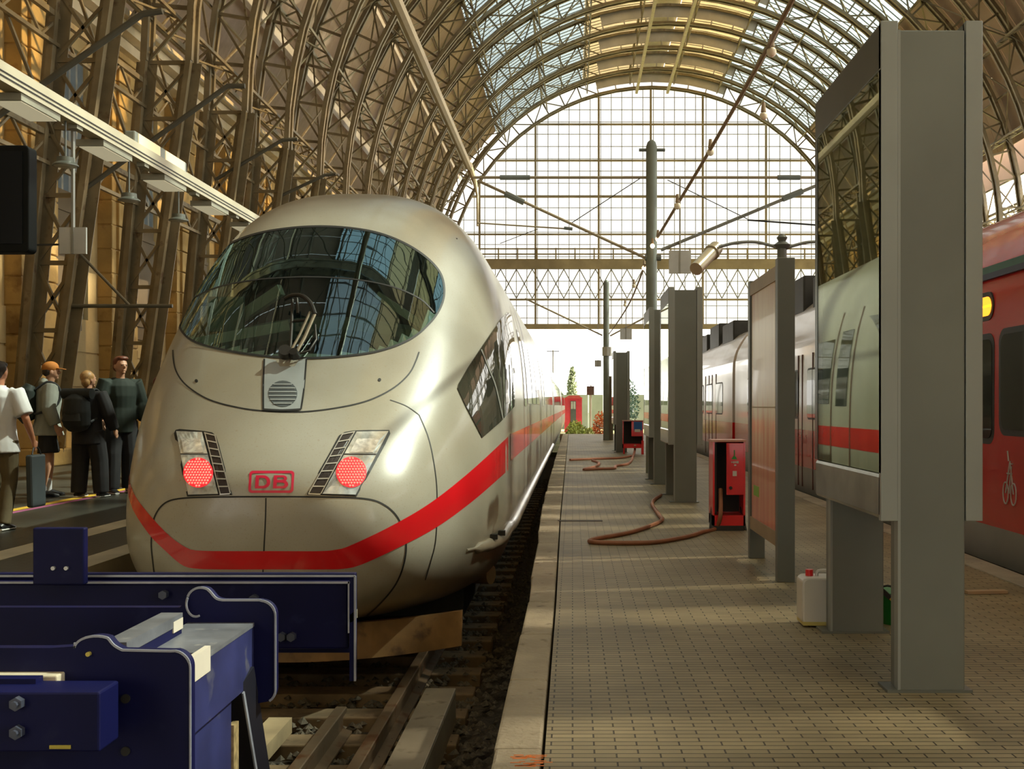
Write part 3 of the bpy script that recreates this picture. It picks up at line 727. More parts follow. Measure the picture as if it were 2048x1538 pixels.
# nose hatch
hat = spline([(304,1065),(309,1035),(328,1008),(362,997),(440,994),(540,993.5),(640,994),(725,997),(765,1008),(795,1035),(811,1080),(808,1125),(790,1170),(755,1212),(722,1240)], 6)
seam('hatch_seam', hat[::2], SEAM, ice, w=3.2); seam('hatch_seam', [(304,1065),(303,1095),(309,1150)], SEAM, ice, w=2.6)
seam('hatch_seam', [(532,996),(531,1040),(528,1100),(526,1145)], SEAM, ice, w=2.8)
seam('nose_joint', [(838,830),(858,880),(871,950),(874,1010),(871,1080),(862,1120),(850,1160)], SEAM, ice, w=2.0)
seam('nose_joint', [(780,800),(812,812),(838,830)], SEAM, ice, w=1.6)
# red stripe
st = spline([(256,948),(270,990),(300,1030),(340,1072),(375,1096),(400,1101),(450,1102),(560,1102),(640,1102),(672,1099),(700,1091),(780,1053),(860,1006),(940,943),(1016,873)], 6)
sb = spline([(256,985),(268,1022),(300,1070),(330,1100),(365,1130),(395,1137),(450,1138.5),(560,1138.5),(650,1138.5),(690,1137),(725,1128),(790,1098),(870,1056),(945,1002),(1016,940)], 6)
strip('red_stripe', st, sb, STRIPE, ice, n=90, mrow=6, off=.0028)
# cab side window
def dens(P, n=5): return [(a[0]+(b[0]-a[0])*k/n, a[1]+(b[1]-a[1])*k/n) for a, b in zip(P, P[1:]+P[:1]) for k in range(n)]
cw = M('cab_side_glass', (0.035, 0.035, 0.025), 0.03, 0, 0.3, 1.5, spec=1.0)
cwp = patch('cab_side_window', dens([(914,777),(916,768),(935,735),(960,697),(985,660),(1003,635),(1014,625),(1022,632),(1028,690),(1029,750),(1027,813),(1000,843),(963,875),(950,850),(930,812)]), cw, ice, off=.010, rings=22, center=(985,765))
seam('window_seal', [(960,700),(975,738),(989,775),(1003,838)], M('window_seal_grey', (0.2, 0.2, 0.17), 0.5), cwp, w=2.5, off=.014)
# headlights
def quad(a, b, c, d, n=6):
    out = []
    for p, q in ((a,b),(b,c),(c,d),(d,a)):
        for k in range(n): out.append((p[0]+(q[0]-p[0])*k/n, p[1]+(q[1]-p[1])*k/n))
    return out
lens = M('headlight_lens', (0.5, 0.52, 0.5), 0.12, 0.3, 0.35, 14, coat=1.0); reflector = M('headlight_reflector', (0.7, 0.71, 0.7), 0.2, 0.5, 0.3, 30); black = M('grille_black', (0.02, 0.012, 0.01), 0.4); chrome = M('slat_silver', (0.5, 0.49, 0.45), 0.3, 0.6)
led_base = Emis('red_lamp_face', (0.85, 0.02, 0.03), 0.55); led_dot = Emis('red_lamp_diode', (1.0, 0.17, 0.12), 1.1)
def headlight(outer, lensq, grq, ctr, r, side):
    hl = patch('tail_and_head_lamp', outer, SEAM, ice, off=.006, rings=4, smooth=False)
    patch('lens', quad(*lensq), lens, hl, off=.010, rings=4, smooth=False)
    a, b, c, d = lensq
    q = lambda u, v: (a[0]+(b[0]-a[0])*u+((d[0]-a[0])+((c[0]-b[0])-(d[0]-a[0]))*u)*v, a[1]+(b[1]-a[1])*u+((d[1]-a[1])+((c[1]-b[1])-(d[1]-a[1]))*u)*v)
    patch('white_lamp', quad(q(.14,.12), q(.86,.12), q(.86,.34), q(.14,.34), 4), reflector, hl, off=.013, rings=3, smooth=False)
    strip('lens_bar', [q(0,.36), q(1,.36)], [q(0,.375), q(1,.375)], black, hl, n=5, mrow=1, off=.014)
    disc = []
    for x, y in circ(ctr[0], ctr[1], r, 40):
        disc.append((x, y))
    rl = patch('red_lamp', disc, led_base, hl, off=.015, rings=4)
    dots = MB()
    for i in range(-5, 6):
        for j in range(-5, 6):
            x = ctr[0] + (i + (.5 if j % 2 else 0))*r/5.2; y = ctr[1] + j*r/5.6
            if math.hypot(x-ctr[0], y-ctr[1]) < r*.92:
                p, nn = hit(x, y, .016); dots.sphere(p, .0075, nu=6, nv=4)
    dots.build('diode_cluster', led_dot, rl)
    patch('grille', quad(*grq), black, hl, off=.010, rings=3, smooth=False)
    a, b, c, d = grq
    for k in range(0, 9):
        v = k/8; p = (a[0]+(d[0]-a[0])*v, a[1]+(d[1]-a[1])*v); q_ = (b[0]+(c[0]-b[0])*v, b[1]+(c[1]-b[1])*v)
        strip('lamp_slat', [p, q_], [(p[0], p[1]+2.4), (q_[0], q_[1]+2.4)], chrome, hl, n=3, mrow=1, off=.014)
    for p, q_ in ((a, d), (b, c)): strip('lamp_slat', [p, q_], [(p[0]+2, p[1]), (q_[0]+2, q_[1])], chrome, hl, n=6, mrow=1, off=.014)
headlight([(349,868),(352,861),(360,859),(408,863),(425,866),(432,872),(438,890),(450,935),(465,990),(420,991),(375,993),(364,940)], [(354,864),(405,866),(437,988),(378,990)], [(410,867),(430,872),(461,987),(441,988)], (398,947), 29, 0)
headlight([(778,861),(780,868),(770,890),(740,945),(713,993),(660,991),(614,989),(640,940),(664,898),(678,872),(690,865),(708,862),(740,861)], [(713,865),(776,864),(711,990),(645,988)], [(684,870),(708,865),(641,988),(617,987)], (702,946), 30, 1)
# logo on the nose
LOGO = M('logo_red', (0.60, 0.01, 0.05), 0.35, 0, 0.05, coat=0.3)
def rrect(x0, y0, x1, y1, r, skew=0, n=6):
    out = []
    for cx, cy, a in ((x1-r, y0+r, -90), (x1-r, y1-r, 0), (x0+r, y1-r, 90), (x0+r, y0+r, 180)):
        for k in range(n+1):
            t = R(a + 90*k/n); x, y = cx + r*math.cos(t), cy + r*math.sin(t); out.append((x + skew*((y1+y0)/2-y), y))
    return out
lo = rrect(498, 942, 588, 986, 7, 0.06); li = rrect(503, 947, 583, 981, 4, 0.06)
strip('logo_mark', lo + [lo[0]], li + [li[0]], LOGO, ice, n=len(lo), mrow=1, off=.004)
def letter(*pairs):
    for A_, B_ in pairs: strip('logo_mark', A_, B_, LOGO, ice, n=max(len(A_)-1, 4), mrow=1, off=.004)
def arc(cx, cy, rx, ry, a0=-90, a1=90, n=12): return [(cx + rx*math.cos(R(a0+(a1-a0)*k/n)), cy + ry*math.sin(R(a0+(a1-a0)*k/n))) for k in range(n+1)]
letter(([(512,951),(510,977)], [(519,951),(517,977)]),
       ([(512,951),(525,951)] + arc(527,964,14,13)[0:] + [(510,977)], [(516,956),(524,956)] + arc(525.5,964,8.5,8)[0:] + [(516,972)]))
letter(([(548,951),(546,977)], [(555,951),(553,977)]),
       ([(548,951),(563,951)] + arc(566,957.2,8.5,6.2) + [(553,963.4)], [(553,955),(563,955)] + arc(564,957.4,4,2.6) + [(553,960)]),
       ([(550,961),(564,961)] + arc(567,969,9.5,8) + [(546,977)], [(553,965.5),(564,965.5)] + arc(565,969,4.5,3.3) + [(553,972.3)]))
# lower skirt ledge and under parts
def side_at(s, h):
    best = None
    for k in range(0, 65):
        for t in (-math.pi/2 + math.pi*k/64,):
            p = sec_pt(s, t)
            if best is None or abs(p.z-RZ-h) < abs(best.z-RZ-h): best = p
    return best
m = MB(); pts = []; rr = []
for s, h in ((1.05,.86),(1.25,.87),(1.5,.88),(2,.875),(2.6,.86),(3.4,.85),(5,.84),(8,.83),(14,.83),(25,.83)):
    pts.append(side_at(s, h)); rr.append(0.055)
rr[0] = .012; rr[1] = .045
m.tube(spline(pts, 4), [rr[min(i//4, len(rr)-1)] for i in range(len(spline(pts, 4)))], 10, ref=(0,0,1)); lg = m.build('skirt_ledge', PAINT, ice, smooth=True)
m = MB()
for s in (1.55, 1.85):
    p = side_at(s, .90); m.box((p.x - .02, p.y - .03, p.z - .01), (p.x + .055, p.y + .03, p.z + .03))
m.build('ledge_bracket', SEAM, lg)
m = MB(); m.box((TX - 1.1, NY + 2.3, RZ + .16), (TX + 1.1, NY + 25.4, RZ + .45)); m.build('underframe', dark_iron, ice)
wood = M('plough_ochre', (0.20, 0.11, 0.035), 0.6, 0, 0.35, 4, spots=(0.07, 0.035, 0.012), sscale=7, sth=.55)
m = MB(); pts = [(TX + x, NY + .55 + .55*(abs(x)/1.2)**2, 0) for x in [-1.2 + 2.4*k/16 for k in range(17)]]
for a, b in zip(pts, pts[1:]):
    m.add([(a[0],a[1],RZ+.16),(b[0],b[1],RZ+.16),(b[0],b[1]+.05,RZ+.41),(a[0],a[1]+.05,RZ+.41),(a[0],a[1]+.06,RZ+.16),(b[0],b[1]+.06,RZ+.16),(b[0],b[1]+.11,RZ+.41),(a[0],a[1]+.11,RZ+.41)], [(0,1,2,3),(4,7,6,5),(0,4,5,1),(3,2,6,7),(1,5,6,2),(0,3,7,4)])
m.build('track_clearer', wood, ice)
wheelm = M('wheel_steel', (0.10, 0.085, 0.06), 0.5, 0.6)
for s in (3.2, 5.7, 19.5, 22):
    for sx in (-1, 1):
        m = MB(); x = RC + sx*.755; m.tube([(x - .065, NY+s, RZ+.45), (x + .03, NY+s, RZ+.45), (x + .035, NY+s, RZ+.45), (x + .065, NY+s, RZ+.45)], [.45, .45, .3, .3] if sx < 0 else [.3, .45, .45, .45], 28, ref=(0,0,1)); m.cyl((x - .1, NY+s, RZ+.45), (x + .1, NY+s, RZ+.45), .1); m.build('wheel', wheelm, ice, smooth=True)
for s0_ in (3.2, 19.5):
    m = MB()
    for sx in (-1, 1):
        m.box((TX + sx*1.03 - .06, NY+s0_ - .5, RZ + .42), (TX + sx*1.03 + .06, NY+s0_ + 3.0, RZ + .58)); m.cyl((TX + sx*1.0, NY+s0_, RZ+.45), (TX + sx*1.22, NY+s0_, RZ+.45), .13)
        m.cyl((TX + sx*1.16, NY+s0_ + 1.0, RZ+.3), (TX + sx*1.16, NY+s0_ + 1.6, RZ+.7), .06)
    m.build('bogie_frame', dark_iron, ice)
m = MB(); m.cyl((TX + 1.12, NY + 2.35, RZ + .52), (TX + 1.34, NY + 2.25, RZ + .52), .085, 14); m.build('air_tank', M('rusty_tank', (0.22, 0.13, 0.05), 0.6), ice, smooth=True)
# side windows and doors on the two flanks
WB = M('train_window_band', (0.03, 0.035, 0.035), 0.04, 0, 0.2, 2, spec=0.9); DOORM = M('door_gap_dark', (0.10, 0.03, 0.02), 0.5)
def flank_patch(name, s0_, s1_, h0, h1, mat, parent, off=.006, side=1, y0=NY, n=8):
    vt = []; fs = []
    for s in (s0_, s1_):
        for j in range(n+1):
            h = h0 + (h1-h0)*j/n
            u = min(.9999, (h-1.5)/(4.0-1.5)) if h > 1.5 else (1.5-h)/(1.5-.32); e = 2.75 if h > 1.5 else 5.0
            x = 1.475*(1-u**e)**(1/e); vt.append((TX + side*(x+off), y0 + s, h + RZ))
    for j in range(n): fs.append((j, j+1, n+1+j+1, n+1+j))
    m = MB(); m.add(vt, fs); return m.build(name, mat, parent, smooth=True)
def dress(parent, y0, s0_, s1_, doors):
    for sd in (1, -1):
        s = s0_
        while s + 1.5 < s1_:
            if not any(d - 1.9 < s + .1 < d + 1.1 for d in doors): flank_patch('window', s, s + 1.5, 1.98, 2.78, WB, parent, side=sd, y0=y0)
            s += 1.75
        for d in doors:
            for e in (0, .95): flank_patch('door_edge', d + e, d + e + .05, .95, 3.1, DOORM, parent, side=sd, y0=y0)
            flank_patch('door_window', d + .2, d + .75, 1.95, 2.85, WB, parent, side=sd, y0=y0)
        for a, b in ((2.75 if y0 == NY else .6, s1_ + .4),):
            if sd and b > a: flank_patch('stripe_band', a, b, 1.46, 1.70, STRIPE, parent, side=sd, y0=y0, off=.003, n=2)
dress(ice, NY, 6.7, 24.8, [5.6, 13.4])
SS2 = [0.4, .8, 5, 10, 15, 20, 24, 24.8, 25.2]
def full_pt(s, t, y0): p = sec_pt(40, t); return Vector((p.x, y0 + s, p.z))
car = None
for c, y0 in enumerate((NY + 25.6, NY + 51.0)):
    lab = ['white express train coach coupled directly behind the streamlined head', 'white express train coach farthest along the platform'][c]
    root = thing('express_train_coach', (TX, y0, RZ), lab, 'train', 'cars of the white express train')
    vs = [full_pt(s, 2*math.pi*k/NR, y0) for s in SS2 for k in range(NR)]; n = len(SS2); fs = [(i*NR+k, i*NR+(k+1)%NR, (i+1)*NR+(k+1)%NR, (i+1)*NR+k) for i in range(n-1) for k in range(NR)]
    fs += [tuple(range(NR)), tuple((n-1)*NR+k for k in range(NR))]
    m = MB(); m.add(vs, fs); m.build('body_shell', PAINT, root, smooth=True)
    m = MB(); m.box((TX - 1.1, y0 - .08, RZ + .5), (TX + 1.1, y0 + .45, RZ + 3.4)); m.build('gangway', black_rubber, root)
    m = MB(); m.box((TX - 1.2, y0 + .3, RZ + .1), (TX + 1.2, y0 + 25, RZ + .45)); m.build('underframe', dark_iron, root)
    dress(root, y0, 2.5, 22.8, [1.2, 23.4])
# wiper with parallel arms
wip = M('wiper_black', (0.02, 0.018, 0.014), 0.4, 0.3); wipb = M('wiper_worn', (0.22, 0.18, 0.12), 0.4, 0.5)
def hp(px, py, off): return hit(px, py, off)[0]
w = MB(); w.tube([hp(590,722,.04), hp(612,690,.07), hp(634,648,.10)], .013, 8); w.tube([hp(577,722,.04), hp(602,685,.07), hp(624,645,.10)], .010, 8)
wa = w.build('wiper_arm', wipb, ice, smooth=True)
m = MB(); m.tube(spline([hp(634,650,.10), hp(626,632,.12), hp(610,617,.12), hp(590,612,.10), hp(574,613,.07)], 5), .017, 8); m.build('wiper_elbow', wip, wa, smooth=True)
m = MB(); m.tube([hp(588,612,.06), hp(586,660,.05), hp(582,715,.04)], .012, 8); m.tube([hp(597,612,.07), hp(598,640,.06)], .012, 8); m.tube([hp(590,655,.06), hp(614,655,.07)], .012, 8); m.build('wiper_blade', wip, wa, smooth=True)
m = MB(); p = hp(573,719,.05); m.tube([p, p + Vector((.01,-.05,.03))], [.05,.045], 16); p = hp(592,722,.05); m.tube([p, p + Vector((.0,-.05,.03))], [.04,.03], 14); m.build('wiper_pivot', wip, wa, smooth=True)
m = MB(); m.tube([hp(632,660,.05), hp(634,690,.05), hp(620,712,.05), hp(600,718,.05)], .009, 8); m.build('washer_hose', wip, wa, smooth=True)

# ------------------------------------------------------------------ red regional train and pale coaches on the next track
X2 = 4.95
PRO = [(-1.40, -.1), (-1.45, .1), (-1.45, 1.9), (-1.42, 2.25), (-1.33, 2.5), (-1.1, 2.82), (-.7, 3.05), (0, 3.15)]
PROF = PRO + [(-x, z) for x, z in PRO[::-1][1:]]
def side_train(root, y0, y1, bands):
    """bands: list of (name, z0, z1, material) drawn as panels of the flank"""
    for nm, z0, z1, mt in bands:
        pr = []
        pts = spline(PROF, 6)
        pts = [p for p in pts if z0 - 1e-6 <= p[1] <= z1 + 1e-6]
        L = sorted([p for p in pts if p[0] < 0], key=lambda p: p[1]); Rr = sorted([p for p in pts if p[0] >= 0], key=lambda p: -p[1])
        def xat(z):
            ps = [p for p in spline(PROF, 6) if p[0] <= 0]
            for a, b in zip(ps, ps[1:]):
                if a[1] <= z <= b[1]: return a[0] + (b[0]-a[0])*(z-a[1])/max(1e-9, b[1]-a[1])
            return ps[-1][0]
        poly = [(xat(z0), z0)] + L + ([(xat(z1), z1)] if z1 < 3.1 else []) + ([(-xat(z1), z1)] if z1 < 3.1 else []) + Rr + [(-xat(z0), z0)]
        q = []
        for p in poly:
            if not q or math.hypot(p[0]-q[-1][0], p[1]-q[-1][1]) > 1e-4: q.append(p)
        m = MB(); m.prism([(X2 + a, y0, b) for a, b in q], (0, y1 - y0, 0)); m.build(nm, mt, root, smooth=True)
REDT = M('regional_red', (0.66, 0.022, 0.02), 0.22, 0, 0.08, 1.2, coat=0.5); GREYT = M('regional_grey', (0.34, 0.34, 0.30), 0.4, 0, 0.1, 2); 
PALE = M('coach_white', (0.68, 0.60, 0.53), 0.25, 0, 0.06, 1, coat=0.4); WG = M('carriage_window', (0.05, 0.055, 0.05), 0.03, 0, 0.2, 2, spec=1.0)
TEAL = M('eave_teal', (0.03, 0.16, 0.12), 0.4); NAVY = M('eave_navy', (0.015, 0.03, 0.09), 0.4); AMB = Emis('amber_display', (1.0, 0.33, 0.02), 1.3)
rt = thing('regional_train_car', (X2, 9, RZ), 'red regional train car beside the large glass showcase', 'train')
side_train(rt, 3.0, 13.4, [('lower_panel', -.1, .22, GREYT), ('red_panel', .22, 2.32, REDT), ('roof', 2.36, 3.2, REDT)])
m = MB(); m.box((X2 - 1.44, 3, 2.29), (X2 - 1.395, 13.4, 2.34)); m.build('eave_line', NAVY, rt)
m = MB(); m.box((X2 - 1.435, 3, 2.34), (X2 - 1.38, 13.4, 2.40)); m.build('eave_line', TEAL, rt)
def side_win(root, y0, y1, z0, z1, nm='window', mat=None, x=None, fr=.05):
    xx = (x if x is not None else X2 - 1.45); m = MB(); P = rrect(y0, z0, y1, z1, .09)
    m.prism([(xx - .012, a, b) for a, b in P], (.03, 0, 0)); o = m.build(nm, mat or WG, root)
    if fr:
        P2 = rrect(y0 - fr, z0 - fr, y1 + fr, z1 + fr, .12); m = MB()
        m.prism([(xx - .006, a, b) for a, b in P2], (.02, 0, 0)); m.build('window_frame', M('window_rubber', (0.02, 0.02, 0.018), 0.5), o)
for a, b, z0, z1 in ((5.2, 6.9, 1.03, 1.82), (7.2, 7.9, .3, 1.9), (8.25, 9.17, 1.03, 1.80), (9.37, 9.72, .95, 1.78), (10.2, 11.6, 1.03, 1.82), (11.9, 13.0, 1.03, 1.82)):
    side_win(rt, a, b, z0, z1)
side_win(rt, 9.38, 9.70, 1.98, 2.14, 'destination_display', AMB, fr=.04)
m = MB()                                               # bicycle pictogram
bx = X2 - 1.462; bc = [(8.93, .62), (8.93, .40), (9.02, .40)]
for cy_, cz_, r_ in ((8.90, .52, .055), (9.06, .52, .055)):
    ring = [(bx, cy_ + r_*math.cos(2*math.pi*k/16), cz_ + r_*1.6*math.sin(2*math.pi*k/16)) for k in range(17)]
    for a, b in zip(ring, ring[1:]): m.bar(a, b, .008, .008)
for a, b in (((bx, 8.90, .52), (bx, 8.97, .78)), ((bx, 8.97, .78), (bx, 9.06, .52)), ((bx, 8.93, .68), (bx, 9.03, .68)), ((bx, 8.99, .52), (bx, 8.94, .74)), ((bx, 9.0, .78), (bx, 9.02, .86)), ((bx, 8.92, .76), (bx, 8.96, .76))): m.bar(a, b, .009, .009)
m.build('bicycle_sign', white_plate, rt)
m = MB(); m.box((X2 - 1.25, 3.0, RZ + .1), (X2 + 1.25, 13.3, -.12)); m.build('underframe', dark_iron, rt)
m = MB()
for y in (6.0, 8.4, 11): m.box((X2 - 1.36, y, RZ + .2), (X2 - 1.2, y + 1.1, -.15))
m.cyl((X2 - 1.38, 9.0, -.28), (X2 - 1.3, 9.0, -.28), .08); m.build('equipment_box', M('under_grey', (0.05, 0.05, 0.045), .6), rt)
m = MB(); m.tube([(X2 - .3, 9.9, 3.1), (X2 - .3, 10.4, 3.5), (X2 - .3, 9.9, 3.9)], .03, 8); m.build('pantograph_arm', dark_iron, rt)
for i, (y0, y1, lab) in enumerate(((13.9, 24.2, 'pale coach with red lower band, right behind the red regional car'), (24.6, 47, 'pale coach with red lower band and black roof boxes, seen past the square grey showcase'))):
    pc = thing('passenger_coach', (X2, y0, RZ), lab, 'train', 'pale coaches with a red band')
    side_train(pc, y0, y1, [('lower_panel', -.1, .30, GREYT), ('red_band', .30, .86, REDT), ('white_panel', .86, 2.9, PALE)])
    m = MB(); m.box((X2 - 1.25, y0, RZ + .1), (X2 + 1.25, y1, -.12)); m.build('underframe', dark_iron, pc)
    y = y0 + 1.6; 
    while y + 1.4 < y1:
        side_win(pc, y, y + 1.25, 1.05, 1.75, fr=.03); y += 1.9
    for y in ((16.35, 17.4) if i == 0 else (27.4, 28.8, 40)):
        m = MB()
        for a in (y, y + .75): m.box((X2 - 1.462, a, .0), (X2 - 1.44, a + .03, 2.0))
        m.build('door_edge', DOORM, pc)
    for k in range(5 if i else 2):
        y = y0 + 2 + k*2.6; m = MB(); m.box((X2 - 1.15, y, 2.75), (X2 - .1, y + 1.9, 3.25 + .12*(k % 2))); m.build('roof_box', dark_iron, pc, bevel=.03)
# ------------------------------------------------------------------ buffer stop
BLUE = M('buffer_navy_paint', (0.003, 0.004, 0.040), 0.5, 0.0, 0.25, 3, coat=0.0, spots=(0.008, 0.01, 0.05), sscale=12, sth=.62, spec=.2)
BEDGE = M('pale_plate_edge', (0.34, 0.36, 0.42), 0.45, 0.4, 0.2, 8)  # thin pale grey lines along the plate and beam edges
bs = thing('buffer_stop', (TX, 4, -1), 'dark navy steel buffer stop standing in front of the white train', 'buffer stop')
def px3(pts, Y): return [at(x, y, Y) for x, y in pts]
# rear cross beam (channel): web, flanges
m = MB(); Yb = 4.45
p0 = at(0, 1163, Yb).z; zt = at(710, 1152, Yb).z; zb = at(710, 1362, Yb).z; xr = at(710, 1200, Yb).x
zweb = at(697, 1162, Yb).z
m.box((TX - 1.35, Yb + .10, zb + .09), (xr - .03, Yb + .13, zt - .02)); m.build('beam_web', BLUE, bs)
m = MB(); m.box((TX - 1.35, Yb, zt - .006), (xr, Yb + .04, zt + .010)); m.build('beam_flange', BLUE, bs, bevel=.003)
m = MB(); m.box((TX - 1.35, Yb - .003, zt - .030), (xr - .02, Yb + .004, zt - .022)); m.box((TX - 1.35, Yb - .003, zt - .004), (xr, Yb + .004, zt + .004)); m.box((xr - .028, Yb - .003, zb + .19), (xr - .022, Yb + .004, zt - .022)); m.box((xr - .004, Yb - .003, zb), (xr + .004, Yb + .004, zt)); m.build('beam_edge', BEDGE, bs)
m = MB(); m.box((xr - .022, Yb, zb), (xr, Yb + .04, zt)); m.build('beam_end_plate', BLUE, bs)
m = MB(); m.box((TX - 1.35, Yb + .02, zb + .12), (xr - .03, Yb + .09, zt - .03)); m.build('impact_plate', BLUE, bs, bevel=.01)
m = MB(); m.prism([(xr - .02, Yb, at(0,1230,Yb).z), (xr, Yb, at(0,1222,Yb).z), (xr, Yb, at(0,1240,Yb).z), (xr - .02, Yb, at(0,1246,Yb).z)], (0, .05, 0)); m.build('weld_gusset', M('bare_gusset', (0.45, 0.40, 0.30), .5), bs)
m = MB()
for x, y in ((330,1188),(565,1272),(585,1272),(510,1196)): 
    q = at(x, y, Yb + .02); m.cyl(q, q + Vector((0,-.03,0)), .018, 6)
m.build('beam_bolt', M('bolt_steel', (0.09, 0.10, 0.14), .35, .6), bs)
# square lamp plate on the beam and a dark cover strip behind
q0, q1 = at(65, 1170, 4.35), at(168, 1056, 4.35)
m = MB(); m.box((q0.x, 4.35, q0.z), (q1.x, 4.39, q1.z)); m.build('marker_plate', BLUE, bs, bevel=.006)
m = MB()
for x in (108, 134): q = at(x, 1136, 4.35); m.cyl(q, q + Vector((0,-.012,0)), .008, 8)
m.build('marker_rivet', M('rivet_bright', (0.5, 0.5, 0.5), .3, .6), bs)
m = MB(); a, b = at(512, 1150, 4.9), at(697, 1142, 4.9); m.box((a.x, 4.52, a.z - .02), (b.x, 4.60, b.z)); m.build('rear_buffer_pad', BLUE, bs)
# transverse plates with lifting lug
def plate(Y, pts, hole, th=.035, name='transverse_plate'):
    P = [(p[0], p[1]) for p in pts]
    W_ = px3(P, Y); m = MB(); n = len(W_); m.prism(W_, (0, th, 0)); o = m.build(name, BLUE, bs)
    e = MB()
    for a, b in zip(W_, W_[1:]):
        e.bar(a + Vector((0, -.001, 0)), b + Vector((0, -.001, 0)), .009, .012)
    return o, e
PA = [(-260,1600),(-260,1296),(100,1296)] + [(150,1293),(150,1285)] + arc(193,1296,43,24,180,300,10) + spline([(216,1275),(228,1290),(245,1300)],4)[1:] + [(340,1302)] + arc(345,1337,36,36,-80,0,8) + [(381,1600)]
PB = [(-40,1412),(-40,1215),(360,1215),(368,1205)] + arc(402,1200,27,25,195,300,10) + spline([(420,1182),(432,1196),(445,1200)],4)[1:] + [(520,1200)] + arc(520,1232,31,31,-85,0,8) + [(551,1380)] + arc(530,1380,21,24,0,80,5) + [(480,1412)]
oA, eA = plate(2.95, PA, None); oB, eB = plate(3.59, PB, None)
eA2 = MB(); W_ = px3(PA[4:], 2.95)
for a, b in zip(W_, W_[1:]): eA2.bar(a + Vector((0,-.0015,0)), b + Vector((0,-.0015,0)), .004, .006)
eA2.build('plate_edge', BEDGE, oA)
eB2 = MB(); W_ = px3(PB[4:-2], 3.59)
for a, b in zip(W_, W_[1:]): eB2.bar(a + Vector((0,-.0015,0)), b + Vector((0,-.0015,0)), .005, .007)
eB2.build('plate_edge', BEDGE, oB)
m = MB(); q = at(179, 1307, 2.95); m.cyl(q + Vector((0,-.012,0)), q, .006, 10); m.build('lug_bolt', M('brass_dot', (0.55, 0.45, 0.1), .4, .5), oA)
m = MB(); c = at(392, 1208, 3.58)
ring = [c + Vector((.03*math.cos(R(t)), -.002, .04*math.sin(R(t)))) for t in range(150, 300, 12)]
m.tube(ring, .004, 6); m.build('lug_hole_rim', BEDGE, oB)
# longitudinal beams between the plates
zt2 = at(0, 1300, 2.98).z; BTOP = M('pale_beam_top', (0.16, 0.165, 0.185), .42, .25, .3, 9, spots=(0.36, 0.35, 0.33), sscale=14, sth=.64)  # beam tops a pale spotted grey against the navy sides
xa0, xa1 = at(381, 0, 2.985).x, at(300, 0, 2.985).x
zb2 = at(0, 1470, 2.98).z
zA = .529
m = MB(); x1 = xa0 - .004; x0 = x1 - .20
m.box((x0, 2.985, zA - .19), (x1, 3.59, zA - .012)); m.build('side_beam', M('buffer_side_beam_paint', (0.022, 0.026, 0.10), 0.5, 0.1, 0.35, 5, spots=(0.10, 0.10, 0.13), sscale=9, sth=.6), bs)
m = MB(); m.box((x0 - .01, 3.15, zA - .012), (x1 + .002, 3.59, zA)); m.build('side_beam_top', BTOP, bs)
m = MB(); m.box((x1 - .012, 2.985, zA - .05), (x1 + .004, 3.15, zA + .02)); m.build('bare_corner_strip', M('bare_strip', (0.62, 0.56, 0.46), .5, .1), bs)
m = MB(); m.box((-1.25, 2.99, .56), (-1.185, 3.42, .592)); m.build('inner_beam_top', BTOP, bs); m = MB(); m.box((-1.247, 2.99, .42), (-1.188, 3.42, .56)); m.build('inner_beam', BLUE, bs)
m = MB(); m.box((-1.19, 3.34, .545), (-1.184, 3.42, .578)); m.build('inner_strip', M('bare_strip', (0.62, 0.56, 0.46), .5, .1), bs)
# front left box with bolts, pale packing piece behind it
a, b = at(-250, 1500, 2.8), at(206, 1380, 2.8)
m = MB(); m.box((a.x, 2.78, a.z), (b.x, 2.9, b.z)); bx_ = m.build('front_box', BLUE, bs, bevel=.006)
m = MB()
for x, y in ((38,1405),(38,1462)):
    m = MB(); q = at(x, y, 2.78); m.cyl(q + Vector((0,-.02,0)), q, .017, 6); m.cyl(q + Vector((0,-.03,0)), q, .009, 8)
    m.build('box_bolt', M('bolt_steel', (0.09, 0.10, 0.14), .35, .6), bx_)
m = MB(); a, b = at(100, 1497, 2.78), at(142, 1490, 2.78); m.box((a.x, 2.776, a.z), (b.x, 2.782, b.z)); m.build('paint_mark', M('mark_yellow', (0.4, 0.33, 0.05), .6), bx_)
m = MB(); zq = at(0, 1368, 2.9).z; a, b = at(-120, 1368, 2.9), at(112, 1362, 2.9)
m.box((a.x, 2.905, zq - .02), (b.x, 3.02, zq + .02)); m.build('packing_timber', M('pale_packing', (0.50, 0.44, 0.32), .6, 0, .2, 8), bs, bevel=.004)
m = MB(); a, b = at(0, 1372, 2.86), at(95, 1358, 2.86); m.box((a.x - .1, 2.86, a.z - .03), (b.x - .03, 2.9, b.z)); m.build('catch_bar', BLUE, bs)
# legs: vertical post below the side beam, raking strut behind
m = MB(); m.box((x0 + .01, 3.02, -1.0), (x1 - .02, 3.42, zA - .19)); m.build('front_leg', M('buffer_side_beam_paint', (0.02, 0.024, 0.09), 0.5), bs)
m = MB(); m.bar((x1 - .06, 3.52, zA - .15), (x1 + .0, 4.0, -1.0), .13, .10); lg_ = m.build('raking_strut', M('strut_black', (0.006, 0.006, 0.012), .5), bs)
m = MB(); m.bar((x1 + .005, 3.46, zA - .19), (x1 + .066, 3.94, -1.0), .005, .012); m.build('plate_edge', BEDGE, lg_)
m = MB(); m.box((x1 - .03, 3.42, zA - .46), (x1 - .012, 3.47, zA - .28)); m.build('chain_scrap', M('rusty_chain', (0.3, 0.22, 0.1), .6, 0, .5, 40), bs)
for lx_ in (xr - .62, TX - .6):
    m = MB(); m.box((lx_, Yb + .03, -1.0), (lx_ + .14, Yb + .22, zb + .1)); m.build('beam_leg', M('strut_black', (0.006, 0.006, 0.012), .5), bs)  # near-black leg colour carries the shadow below the beam
